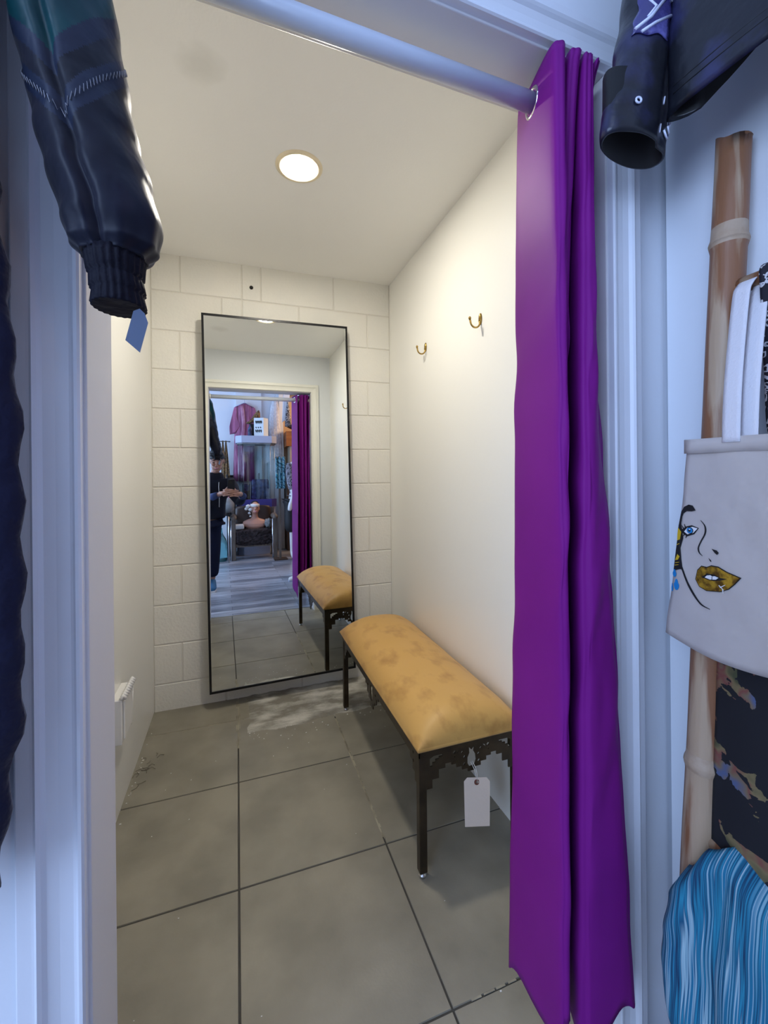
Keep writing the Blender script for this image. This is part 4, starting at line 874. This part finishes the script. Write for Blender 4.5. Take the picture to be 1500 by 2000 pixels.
mb = MB(); bx(mb, (.235, -2.99, .931), (.355, -2.92, 1.20)); bev(mb.build('body', M['black'], t), .012, 3); mb = MB(); bx(mb, (.245, -2.918, 1.08), (.345, -2.912, 1.19)); mb.build('flap', M['inkblue'], t)
# sign box, dark stand and boot on the case
t = T('sign_box', (.56, -2.86, 2.015), 'white box with black handwritten lines standing on the display case', 'box')
mb = MB(); mb.prism([(.43, -2.89), (.585, -2.84), (.67, -2.92), (.52, -2.98)], 2.016, 2.335, 1); o = mb.build('card_box', [M['cardbox'], M['tanlam']], t)
for p in o.data.polygons:
    if p.normal.y > .7: p.material_index = 0
fx = lambda a_, z: (lerp(.43, .585, a_), lerp(-2.89, -2.84, a_) + .002, z)
for row, zz, segs in ((0, 2.255, 5), (1, 2.165, 3), (2, 2.10, 4)):
    for k in range(segs):
        a0 = .16 + k * .70 / segs; h = .034 if row != 1 else .014
        mb = MB(); mb.tube([fx(a0 + .0, zz), fx(a0 + .04, zz + h), fx(a0 + .07, zz - h * .7), fx(a0 + .10, zz + h * .5), fx(a0 + .13, zz)], .005, 5); mb.build('handwriting', K, t)
t = T('glass_bottle', (.36, -2.88, 2.015), 'dark glossy bottle standing beside the white sign box on the display case', 'bottle')
mb = MB(); mb.lathe([(.01, 0), (.035, .002), (.038, .06), (.036, .13), (.018, .17), (.014, .20), (.018, .205), (.005, .207)], (.365, -2.90, 2.016), 20); mb.build('body', M['inkblue'], t)
t = T('shoe_riser', (.44, -2.97, 2.015), 'black riser block holding the leopard print heel above the display case', 'stand')
mb = MB(); bx(mb, (.36, -3.08, 2.016), (.545, -2.995, 2.245)); bev(mb.build('block', M['black'], t), .004)
t = T('high_heel_boot', (.44, -3.03, 2.245), 'leopard print pointed heeled ankle boot on top of the display case', 'shoe')
mb = MB(); rr = []
for s_, x, z, w, h in ((0, .310, 2.262, .004, .006), (.1, .33, 2.268, .018, .014), (.3, .37, 2.280, .030, .022), (.5, .415, 2.315, .034, .036), (.7, .455, 2.355, .030, .055), (.85, .495, 2.395, .028, .062), (1, .525, 2.425, .026, .06), (1.1, .535, 2.47, .024, .03)):
    rr.append(ell((x, -3.03, z), w, h, (0, 1, 0), (-.35, 0, .94), 20))
mb.loft(rr); mb.build('upper', M['leo'], t); mb = MB(); mb.tube([(.515, -3.03, 2.37), (.528, -3.03, 2.30), (.530, -3.03, 2.246)], [.014, .008, .006], 10); mb.build('heel', M['black'], t)
mb = MB(); mb.tube([(.315, -3.03, 2.252), (.38, -3.03, 2.252), (.43, -3.03, 2.27), (.50, -3.03, 2.355)], .007, 8); mb.build('sole', M['darkwood'], t)
# scarves on a wall rod, at the left
t = T('wall_rod', (-.05, -3.28, 1.955), 'short dark rod on the shop back wall holding two leopard scarves', 'rod')
mb = MB(); mb.tube([(-.25, -3.24, 1.955), (.05, -3.24, 1.955)], .007, 8); mb.tube([(-.22, -3.24, 1.955), (-.22, -3.35, 1.955)], .006, 8); mb.tube([(.03, -3.24, 1.955), (.03, -3.35, 1.955)], .006, 8); mb.build('bar', M['black_metal'], t)
for k, (xx, lb) in enumerate(((-.075, 'leopard scarf on the wall rod, nearer the person'), (-.025, 'leopard scarf on the wall rod, nearer the plum robe'))):
    rows = [[(xx + s_ * lerp(.010, .055, v) + v * .02, -3.215 + .012 * math.sin(s_ * 5 + v * 3), 1.966 - .72 * v) for s_ in [q / 6 - 1 for q in range(13)]] for v in [j / 20 for j in range(21)]]
    tag(MB().sheet(rows, .004).build('scarf', M['leo']), lb, 'scarf')
# armchair with chrome frame and fur seat
t = T('armchair', (.40, -2.62, 0), 'low armchair with chrome-edged grey frame and shaggy dark brown fur seat', 'chair')
CX0, CX1, CYF, CYB = .045, .735, -2.30, -2.74
for xx in (CX0 + .03, CX1 - .03):
    mb = MB(); bx(mb, (xx - .028, CYF - .05, .0), (xx + .028, CYF, .64)); l_ = bev(mb.build('leg', M['greywood'], t), .006)
    mb = MB(); mb.tube([(xx - .040, CYF - .01, .0), (xx - .040, CYF - .01, .63)], .012, 16); mb.build('chrome_edge', M['chrome'], l_)
    mb = MB(); bx(mb, (xx - .024, CYB, .0), (xx + .024, CYB + .045, .80)); l_ = bev(mb.build('leg', M['greywood'], t), .006)
    mb = MB(); mb.tube([(xx - .036, CYB + .03, .0), (xx - .036, CYB + .03, .42)], .012, 16); mb.build('chrome_edge', M['chrome'], l_)
    mb = MB(); mb.loft([[(xx + w * math.cos(q), y, .665 + zz + h * math.sin(q)) for q in [2 * math.pi * k / 16 for k in range(16)]] for y, w, h, zz in ((CYF + .02, .02, .015, -.03), (CYF - .01, .045, .04, -.008), (CYF - .2, .05, .05, 0), (CYB + .15, .05, .045, .0), (CYB + .05, .04, .03, 0))]); mb.build('armrest', M['greywood'], t)
mb = MB(); rr = []
for y, s_ in ((CYF + .01, .90), (CYF - .01, 1), (CYF - .2, 1), (CYB + .15, 1), (CYB + .08, .9)):
    rr.append([(.39 + .295 * s_ * math.copysign(abs(math.cos(q)) ** .3, math.cos(q)), y, .345 + .125 * s_ * math.copysign(abs(math.sin(q)) ** .45, math.sin(q)) * (1 + .08 * nz(q * 3, y * 9))) for q in [2 * math.pi * k / 64 for k in range(64)]])
mb.loft(rr); o = mb.build('seat_cushion', M['fur'], t)
dm = o.modifiers.new('s', 'SUBSURF'); dm.levels = 2; dm.render_levels = 2
tx = bpy.data.textures.new('fur_tufts', 'CLOUDS'); tx.noise_scale = .02; dd = o.modifiers.new('d', 'DISPLACE'); dd.texture = tx; dd.strength = .035; dd.mid_level = .5
mb = MB(); mb.loft([[(.39 + w * math.copysign(abs(math.cos(q)) ** .4, math.cos(q)), y + .045 * math.sin(q), z) for q in [2 * math.pi * k / 32 for k in range(32)]] for z, w, y in ((.44, .29, -2.64), (.60, .29, -2.67), (.78, .285, -2.695), (.82, .27, -2.70), (.835, .2, -2.702))]); mb.build('backrest', mat('brown_leather', (.045, .028, .022), .35), t)
mb = MB(); bx(mb, (CX0 + .05, CYF - .04, .20), (CX1 - .05, CYF - .02, .25)); bx(mb, (CX0 + .02, CYB + .1, .22), (CX0 + .04, CYF - .05, .26)); bx(mb, (CX1 - .04, CYB + .1, .22), (CX1 - .02, CYF - .05, .26)); mb.build('seat_rail', M['greywood'], t)
# mannequin bust with headband
t = T('mannequin_bust', (.41, -2.470, .46), 'skin-coloured mannequin bust with a white bow headband resting on the armchair', 'mannequin')
mb = MB(); rr = []
for z, w, d_, y in ((.455, .12, .07, -2.550), (.50, .165, .085, -2.550), (.545, .195, .085, -2.560), (.585, .185, .07, -2.570), (.61, .13, .055, -2.575), (.63, .065, .045, -2.575), (.66, .045, .042, -2.570), (.70, .042, .044, -2.565), (.73, .05, .05, -2.560)): rr.append(ell((.41, y, z), w, d_, n=28))
mb.loft(rr); ball(mb, (.41, -2.555, .80), .070, .088, .105, 24, 16); ball(mb, (.41, -2.495, .745), .038, .036, .04, 16, 10); ball(mb, (.41, -2.462, .785), .012, .022, .020, 12, 8); ball(mb, (.341, -2.560, .79), .008, .018, .028, 10, 8); ball(mb, (.479, -2.560, .79), .008, .018, .028, 10, 8)
fuse(mb, .006, 3).build('bust', M['skin2'], t)
mb = MB(); mb.loft([ell((.41, -2.560, z), .073 * s_, .092 * s_, n=32) for z, s_ in ((.822, 1.0), (.826, 1.04), (.850, 1.02), (.868, .93), (.865, .88))], True, False); mb.build('headband', M['white'], t)
mb = MB(); ball(mb, (.41, -2.580, .855), .066, .075, .062, 20, 12); mb.build('hair_cap', M['hair'], t)
mb = MB()
for c_, a_ in (((.30, -2.510, .83), .035), ((.335, -2.495, .775), .03), ((.275, -2.510, .79), .028), ((.32, -2.500, .72), .022), ((.335, -2.505, .67), .018)): ball(mb, c_, a_, a_ * .5, a_ * .9, 14, 8, 0, lambda p: p * (1 + .25 * nz(p.x * 60, p.y * 60, p.z * 60)))
mb.build('bow', M['white'], t)
for xx in (.375, .445):
    mb = MB(); ball(mb, (xx, -2.479, .805), .012, .006, .006, 10, 6); mb.build('eye', M['black'], t)
mb = MB(); ball(mb, (.41, -2.460, .742), .018, .006, .007, 12, 6); mb.build('lips', M['coral'], t)
t = T('fur_cuff', (.62, -2.5, .47), 'tuft of grey fur stuffed beside the bust on the armchair', 'fur'); mb = MB(); ball(mb, (.615, -2.50, .545), .055, .07, .075, 24, 16, 0, lambda p: p * (1 + .5 * nz(p.x * 50, p.y * 50, p.z * 50))); mb.build('fur_tuft', M['grey'], t)
t = T('folded_cloth', (.14, -2.5, .46), 'white folded cloth lying at the left of the armchair seat', 'cloth'); mb = MB(); bx(mb, (.08, -2.58, .47), (.235, -2.40, .55)); bev(mb.build('cloth_fold', M['white'], t), .025, 4)
# glass side table, grey felt bag, teal demijohn
t = T('side_table', (-.08, -2.45, 0), 'dark topped side table left of the armchair', 'table')
mb = MB(); bx(mb, (-.36, -2.72, .71), (.02, -2.18, .735)); bev(mb.build('table_top', M['black_metal'], t), .004)
for a_ in (-.34, 0.0):
    for b_ in (-2.70, -2.20):
        mb = MB(); mb.tube([(a_, b_, 0), (a_, b_, .71)], .009, 8); mb.build('leg', M['steel'], t)
t = T('felt_bag', (-.05, -2.35, .735), 'slouchy grey felt bag on the side table', 'bag'); mb = MB(); ball(mb, (-.03, -2.35, .86), .13, .10, .124, 28, 18, 0, lambda p: Vector((p.x * (1 + .15 * nz(p.x * 12, p.z * 12)), p.y, max(p.z * (1 + .1 * nz(p.x * 20, 5)), -.123)))); mb.build('bag_body', M['grey'], t)
t = T('glass_demijohn', (-.11, -2.42, 0), 'large teal glass bottle standing on the plank floor under the side table', 'bottle')
mb = MB(); mb.lathe([(.01, .001), (.085, .002), (.095, .03), (.095, .26), (.075, .34), (.03, .42), (.022, .50), (.028, .505), (.02, .51)], (-.115, -2.40, 0), 28); mb.build('body', M['tealglass'], t)
mb = MB(); mb.lathe([(.01, .004), (.088, .006), (.089, .05), (.01, .052)], (-.115, -2.40, 0), 28); mb.build('teal_base', mat('teal_water', (.0, .35, .38), .1), t)
# black rack with folded knits
t = T('display_rack', (.20, -2.98, 0), 'black display rack behind the armchair with small folded knits', 'rack')
mb = MB(); bx(mb, (-.02, -3.28, .02), (.12, -2.75, .90)); bx(mb, (-.02, -3.28, .90), (-.0, -2.75, 1.36)); bx(mb, (-.02, -3.28, .90), (.12, -3.26, 1.36)); mb.build('frame', M['black'], t)
for k, z in enumerate((.905, 1.04, 1.19)):
    mb = MB(); bx(mb, (-.0, -3.26, z), (.12, -2.74, z + .012)); mb.build('shelf', M['black'], t)
for k, (z, m_, lb, x0_, x1_) in enumerate(((1.054, 'lime', 'yellow-green folded knit on the black rack, upper row', .03, .085), (1.054, 'sky', 'bright blue folded knit on the black rack, upper row', .09, .15), (.918, 'coral', 'coral pink folded knit on the black rack, lower row', .0, .06), (.918, 'mint', 'mint green folded knit on the black rack, lower row', .065, .12))):
    mb = MB(); bx(mb, (x0_, -2.84, z), (x1_, -2.70, z + .115)); o = bev(mb.build('folded_knit', M[m_]), .014, 3); tag(o, lb, 'clothing')
# lace garment
t = T('lace_dress', (.84, -3.12, 1.62), 'long white lace dress hanging near the white post on the back wall', 'dress')
mb = MB(); rr = []
for z, w, cxx in ((1.64, .10, .86), (1.9, .105, .85), (2.2, .105, .825), (2.45, .085, .82), (2.62, .07, .825), (2.74, .045, .83)): rr.append(ell((cxx, -3.265, z), w, .05, n=40, fn=lambda q, z=z: .06 * math.sin(q * 11) + .04 * nz(q * 2, z * 4)))
mb.loft(rr); mb.build('dress_body', M['lace'], t); mb = MB(); mb.tube([(.83, -3.265, 2.73), (.83, -3.265, 2.80), (.845, -3.27, 2.83), (.83, -3.29, 2.84)], .003, 8); mb.build('hanger', M['steel'], t)
struct(boxo('trim_12', (.86, -3.32, 2.87), (3.0, -3.20, 2.99), M['shopwall']))
mb = MB(); mb.add([(.99, -3.10, 3.35), (1.12, -3.10, 3.35), (1.02, -3.10, 2.36), (.93, -3.10, 2.30), (.99, -3.0, 3.35), (1.12, -3.0, 3.35), (1.02, -3.0, 2.36), (.93, -3.0, 2.30)], [(0, 1, 2, 3), (7, 6, 5, 4), (0, 4, 5, 1), (1, 5, 6, 2), (2, 6, 7, 3), (3, 7, 4, 0)])
struct(mb.build('trim_13', M['shopwall']))
# black patterned camisole
t = T('camisole', (1.03, -3.08, 2.2), 'black floral print top hanging against the tan wall', 'top')
mb = MB(); rr = []
for z, w in ((2.21, .055), (2.35, .05), (2.5, .035), (2.62, .02), (2.70, .006)): rr.append(ell((1.02, -2.97, z), w, .025, n=24))
mb.loft(rr); mb.build('top_body', M['swirl'], t)
# orange cabinet, hat, drawer chest
t = T('wooden_cabinet', (1.3, -3.1, 0), 'orange-brown wooden cabinet with a dark open shelf against the tan wall', 'cabinet')
mb = MB(); bx(mb, (.985, -3.30, 1.86), (1.70, -2.96, 2.13)); bev(mb.build('upper_box', M['orange'], t), .004)
mb = MB(); bx(mb, (1.05, -3.28, 1.56), (1.66, -2.98, 1.86)); mb.build('lower_box', M['tanlam'], t)
mb = MB(); bx(mb, (.99, -3.30, 0), (1.70, -2.98, 1.56)); mb.build('base', M['darkwood'], t)
t = T('hat', (1.15, -3.08, 2.13), 'black wide-brimmed hat resting on the orange-brown cabinet', 'hat')
Q = Matrix.Rotation(R(18), 4, 'Y'); mb = MB(); mb.lathe([(.165, .0), (.17, .004), (.10, .012), (.085, .02)], (1.16, -3.08, 2.185), 32, 0, Q); mb.build('brim', M['black'], t); mb = MB(); mb.lathe([(.088, .01), (.09, .03), (.082, .09), (.05, .11), (.01, .10)], (1.16, -3.08, 2.185), 32, 0, Q); mb.build('crown', M['black'], t)
# clothes on the right: teal scarf, zigzag jacket, black trousers on a mannequin
t = T('clothes_stand', (.76, -2.12, 0), 'slim grey-brown wooden stand holding the teal peacock scarf', 'stand')
mb = MB(); bx(mb, (.742, -2.14, .02), (.775, -2.11, 1.62)); mb.build('post', M['greywood'], t); mb = MB(); bx(mb, (.66, -2.22, 0), (.86, -2.03, .02)); mb.build('base_plate', M['darkwood'], t); mb = MB(); mb.tube([(.69, -2.10, 1.60), (.85, -2.10, 1.60)], .008, 8); mb.build('crossbar', M['greywood'], t)
rows = [[(lerp(.695, .845, u), -2.085 + .01 * math.sin(u * 16), 1.61 - .50 * v) for u in [i / 24 for i in range(25)]] for v in [j / 12 for j in range(13)]]
tag(MB().sheet(rows, .004).build('scarf', M['peacock']), 'teal peacock print scarf on the wooden stand', 'scarf')
t = T('dressed_mannequin', (1.0, -2.05, 0), 'white mannequin in a black and white zigzag jacket and black trousers', 'mannequin')
J = {'pel': ((1.02, -2.10, .92), .12), 'waist': ((1.02, -2.10, 1.10), .10), 'chest': ((1.02, -2.10, 1.36), .13), 'neck': ((1.02, -2.10, 1.54), .05), 'head0': ((1.02, -2.09, 1.62), .06), 'head': ((1.02, -2.09, 1.72), .085),
     'sl': ((.90, -2.08, 1.46), .055), 'el': ((.92, -1.99, 1.16), .042), 'wl': ((.945, -1.95, 1.00), .033), 'hl': ((.895, -1.94, .84), .040), 'hl2': ((.88, -1.94, .76), .03), 'sr': ((1.17, -2.10, 1.46), .055), 'er': ((1.24, -2.10, 1.16), .042), 'wr': ((1.24, -2.06, .92), .03), 'hr': ((1.24, -2.05, .80), .03),
     'hipl': ((.95, -2.10, .86), .09), 'kl': ((.945, -2.08, .48), .055), 'al': ((.94, -2.08, .10), .04), 'tl': ((.94, -1.98, .035), .03), 'hipr': ((1.10, -2.10, .86), .09), 'kr': ((1.11, -2.10, .48), .055), 'ar': ((1.12, -2.10, .10), .04), 'tr': ((1.12, -2.0, .035), .03)}
E_ = [('pel', 'waist'), ('waist', 'chest'), ('chest', 'neck'), ('neck', 'head0'), ('head0', 'head'), ('chest', 'sl'), ('sl', 'el'), ('el', 'wl'), ('wl', 'hl'), ('hl', 'hl2'), ('chest', 'sr'), ('sr', 'er'), ('er', 'wr'), ('wr', 'hr'), ('pel', 'hipl'), ('hipl', 'kl'), ('kl', 'al'), ('al', 'tl'), ('pel', 'hipr'), ('hipr', 'kr'), ('kr', 'ar'), ('ar', 'tr')]
v_, f_ = skinned(J, E_); mb = MB(); mb.add(v_, f_, 0, True); mb.build('mannequin_body', M['mannequin'], t)
J2 = {k: (p, r + .022) for k, (p, r) in J.items() if k in ('waist', 'chest', 'sl', 'el', 'sr', 'er')}; J2['hem'] = ((1.02, -2.10, 1.00), .15); J2['cl'] = ((.932, -1.97, 1.07), .058); J2['cr'] = ((1.24, -2.08, 1.02), .055)
v_, f_ = skinned(J2, [('waist', 'hem'), ('waist', 'chest'), ('chest', 'sl'), ('sl', 'el'), ('el', 'cl'), ('chest', 'sr'), ('sr', 'er'), ('er', 'cr')]); mb = MB(); mb.add(v_, f_, 0, True); mb.build('jacket', M['zigzag'], t)
J3 = {'pel': ((1.02, -2.10, .95), .15), 'hipl': ((.93, -2.09, .86), .12), 'kl': ((.92, -2.07, .60), .11), 'bl': ((.92, -2.07, .40), .11), 'hipr': ((1.11, -2.10, .86), .12), 'kr': ((1.12, -2.10, .60), .11), 'br': ((1.13, -2.10, .40), .11)}
v_, f_ = skinned(J3, [('pel', 'hipl'), ('hipl', 'kl'), ('kl', 'bl'), ('pel', 'hipr'), ('hipr', 'kr'), ('kr', 'br')]); mb = MB(); mb.add(v_, f_, 0, True); mb.build('trousers', M['black'], t)
# white shoe by the ladder
t = T('white_shoe', (.70, -.50, 0), 'white slip-on shoe on the plank floor beside the curtain', 'shoe')
mb = MB(); mb.loft([ell((x, -.50, z), w, h, (0, 1, 0), (0, 0, 1), 20) for x, z, w, h in ((.655, .022, .012, .012), (.665, .026, .034, .022), (.70, .030, .045, .028), (.75, .038, .042, .034), (.80, .045, .036, .042), (.85, .045, .034, .044), (.866, .04, .02, .03))]); mb.build('upper', M['white'], t)
mb = MB(); mb.prism([(.655, -.53), (.70, -.549), (.86, -.535), (.868, -.50), (.86, -.465), (.70, -.452), (.655, -.47)], 0, .012); mb.build('sole', M['pearl'], t)

# ------------------------------------------------------------------ person taking the photograph (seen in the mirror)
t = T('person', (-.19, -.46, 0), 'person in charcoal hoodie and navy trousers looking down at a phone in both hands', 'person')
mb = MB()
J = {'pel': ((-.20, -.47, .84), (.135, .10)), 'belly': ((-.20, -.47, .98), (.125, .095)), 'chest': ((-.19, -.44, 1.14), (.14, .10)), 'neck0': ((-.17, -.42, 1.25), .055), 'neck': ((-.155, -.385, 1.315), .048), 'sk': ((-.145, -.36, 1.36), .05),
     'sl': ((-.36, -.44, 1.20), .055), 'el': ((-.40, -.33, .96), .040), 'wl': ((-.135, -.135, 1.065), .024), 'pl0': ((-.095, -.095, 1.08), .028),
     'sr': ((-.01, -.42, 1.20), .055), 'er': ((.10, -.34, .97), .040), 'wr': ((.120, -.150, 1.055), .024), 'pr0': ((.092, -.10, 1.075), .028),
     'hl': ((-.285, -.47, .80), .085), 'kl': ((-.29, -.45, .45), .056), 'al': ((-.30, -.49, .09), .036), 'hr': ((-.195, -.47, .80), .082), 'kr': ((-.19, -.45, .45), .056), 'ar': ((-.195, -.50, .09), .036)}
J['hl'] = ((-.285, -.47, .80), .08)
E_ = [('pel', 'belly'), ('belly', 'chest'), ('chest', 'neck0'), ('neck0', 'neck'), ('neck', 'sk'), ('chest', 'sl'), ('sl', 'el'), ('el', 'wl'), ('wl', 'pl0'), ('chest', 'sr'), ('sr', 'er'), ('er', 'wr'), ('wr', 'pr0'), ('pel', 'hl'), ('hl', 'kl'), ('kl', 'al'), ('pel', 'hr'), ('hr', 'kr'), ('kr', 'ar')]
v_, f_ = skinned(J, E_); mb.add(v_, f_)
HC = Vector((-.138, -.335, 1.435)); HQ = Matrix.Rotation(R(-22), 3, 'X')
def hp(x, y, z): return HC + HQ @ Vector((x, y, z))
def hball(c, rx, ry, rz, n=18, m=12):
    m0 = MB(); ball(m0, (0, 0, 0), rx, ry, rz, n, m); q = hp(*c); mb.add([q + HQ @ Vector(v) for v in m0.v], m0.f)
hball((0, -.012, .03), .076, .093, .088, 24, 16); hball((0, .012, -.045), .058, .066, .070); hball((0, .045, -.088), .028, .026, .022)
hball((0, .078, .004), .011, .018, .026, 12, 10); hball((0, .090, -.014), .014, .013, .010, 12, 8); hball((0, .064, .045), .05, .022, .014, 16, 8)
hball((-.034, .056, -.010), .022, .022, .020); hball((.034, .056, -.010), .022, .022, .020); hball((0, .074, -.047), .022, .013, .007); hball((0, .072, -.056), .019, .013, .007)
for s_ in (-1, 1): hball((s_ * .077, -.012, 0), .009, .018, .030, 12, 10)
# hands: palms, four bent fingers and a thumb each, holding the phone from below and in front
def finger(P, r): mb.tube(P, [r, r * .95, r * .9, r * .85, r * .72][:len(P)], 10)
for s_, px_, fy, fz in ((-1, -.064, .004, 1.072), (1, .070, .020, 1.062)):
    ball(mb, (px_, -.045, fz + .012), .038, .042, .026, 16, 10); mb.tube([(px_ + s_ * .04, -.10, fz + .01), (px_, -.05, fz + .012)], .024, 12)
    for k in range(4):
        z = fz + .050 - k * .0198; e = (.030, .040, .036, .024)[k]
        finger([(px_ + s_ * .008, -.03, z - .004), (px_ - s_ * .012, -.004, z), (px_ - s_ * .036, fy, z + .003), (px_ - s_ * (.050 + e * .6), fy + .003, z + .001), (px_ - s_ * (.058 + e), fy - .001, z - .002)], .0082)
    finger([(px_ + s_ * .002, -.055, fz + .02), (px_ - s_ * .015, -.05, fz + .05), (px_ - s_ * .035, -.038, fz + .072), (px_ - s_ * .052, -.030, fz + .078)], .0105)
fuse(mb, .0036, 3).build('body', M['skin'], t)
# hair
mb = MB()
def hpt(c, rx, ry, rz, fn, n=30, m=18):
    m0 = MB(); ball(m0, (0, 0, 0), rx, ry, rz, n, m, 0, fn); q = hp(*c); mb.add([q + HQ @ Vector(v) for v in m0.v], m0.f, 0, True)
hpt((0, -.022, .055), .090, .098, .083, lambda p: p * (1 + .10 * nz(p.x * 34, p.y * 34, p.z * 34) + .04 * nz(p.x * 90, p.y * 90, p.z * 90)) if p.z > -.02 or p.y < .02 else Vector((p.x * .8, min(p.y, .04), p.z * .3)))
hpt((0, .03, .098), .075, .052, .034, lambda p: p * (1 + .25 * nz(p.x * 60, p.y * 60, 3))); hpt((0, -.06, -.01), .072, .045, .07, lambda p: p * (1 + .06 * nz(p.x * 60, p.y * 60, p.z * 60)))
mb.build('hair', M['hair'], t)
for s_ in (-1, 1):
    mb = MB(); m0 = MB(); ball(m0, (0, 0, 0), .013, .005, .0035, 10, 6); q = hp(s_ * .030, .074, .012); mb.add([q + HQ @ Vector(v) for v in m0.v], m0.f, 0, True); mb.build('eye', M['black'], t)
    mb = MB(); mb.tube([hp(s_ * .014, .086, .040), hp(s_ * .032, .083, .046), hp(s_ * .050, .070, .040)], .0035, 6); mb.build('eyebrow', M['hair'], t)
mb = MB(); mb.tube([hp(-.020, .080, -.052), hp(0, .088, -.051), hp(.020, .080, -.052)], [.003, .0045, .003], 8); mb.build('lips', M['coral'], t)
# clothes
def grow(J_, E2, name, m, extra=None, smooth=2):
    v_, f_ = skinned(J_, E2, smooth); mb = MB(); mb.add(v_, f_, 0, True)
    if extra: extra(mb)
    return mb.build(name, m, t)
gJ = {'belly': ((-.20, -.47, .95), (.165, .125)), 'hem': ((-.20, -.475, .79), (.165, .13)), 'chest': ((-.19, -.44, 1.13), (.175, .13)), 'nk': ((-.172, -.425, 1.235), (.085, .075)), 'sl': ((-.36, -.44, 1.19), .080), 'el': ((-.405, -.34, .96), .062), 'wl': ((-.180, -.170, 1.045), .040), 'sr': ((-.01, -.42, 1.19), .080), 'er': ((.105, -.345, .965), .062), 'wr': ((.128, -.18, 1.040), .040)}
grow(gJ, [('chest', 'belly'), ('belly', 'hem'), ('chest', 'nk'), ('chest', 'sl'), ('sl', 'el'), ('el', 'wl'), ('chest', 'sr'), ('sr', 'er'), ('er', 'wr')], 'hoodie', M['hoodie'])
mb = MB(); mb.loft([ell((-.165, -.415, z), a_, b_, n=28, fn=lambda q: .04 * nz(math.cos(q) * 3, math.sin(q) * 3)) for z, a_, b_ in ((1.22, .10, .085), (1.26, .105, .09), (1.30, .092, .082), (1.315, .078, .07), (1.30, .066, .058))], True, False); mb.build('hood', M['hoodie'], t)
for a_, b_ in (((-.185, -.160, 1.045), (-.125, -.118, 1.068)), ((.130, -.165, 1.043), (.112, -.120, 1.062))):
    mb = MB(); mb.tube([a_, b_], [.041, .033], 16); mb.build('cuff', M['cuffblue'], t)
for xx in (-.215, -.115):
    mb = MB(); mb.tube([(xx, -.345, 1.235), (xx - .004, -.305, 1.15), (xx + .003, -.30, 1.05), (xx, -.315, .96 + (xx > -.15) * -.03)], .0035, 6); mb.build('drawstring', M['string'], t)
tJ = {'pel': ((-.20, -.47, .84), (.15, .12)), 'hl': ((-.285, -.47, .78), .105), 'kl': ((-.29, -.45, .45), .085), 'bl': ((-.30, -.485, .13), .072), 'hr': ((-.185, -.47, .78), .105), 'kr': ((-.182, -.45, .45), .085), 'br': ((-.195, -.49, .13), .070)}
grow(tJ, [('pel', 'hl'), ('hl', 'kl'), ('kl', 'bl'), ('pel', 'hr'), ('hr', 'kr'), ('kr', 'br')], 'trousers', M['trouser'])
for xx in (-.305, -.195):
    mb = MB(); mb.loft([ell((xx, y, z), w, h, (1, 0, 0), (0, 0, 1), 20) for y, z, w, h in ((-.56, .045, .022, .03), (-.55, .06, .036, .055), (-.49, .065, .040, .062), (-.42, .052, .044, .042), (-.35, .040, .046, .030), (-.31, .034, .034, .022), (-.30, .030, .015, .012))]); sh = mb.build('shoe', M['blueshoe'], t)
    mb = MB(); mb.prism([(xx - .03, -.565), (xx + .03, -.565), (xx + .044, -.40), (xx + .03, -.30), (xx - .03, -.30), (xx - .044, -.40)], 0, .020); mb.build('sole', M['white'], sh)
t = T('phone', (.005, -.014, 1.155), 'black phone held upright in both hands of the person', 'phone')
mb = MB(); bx(mb, (-.031, -.020, 1.085), (.042, -.012, 1.232)); bev(mb.build('case', M['phone'], t), .003, 3)
mb = MB(); bx(mb, (-.024, -.012, 1.190), (.010, -.0095, 1.224)); bev(mb.build('camera_plate', M['black_metal'], t), .001)
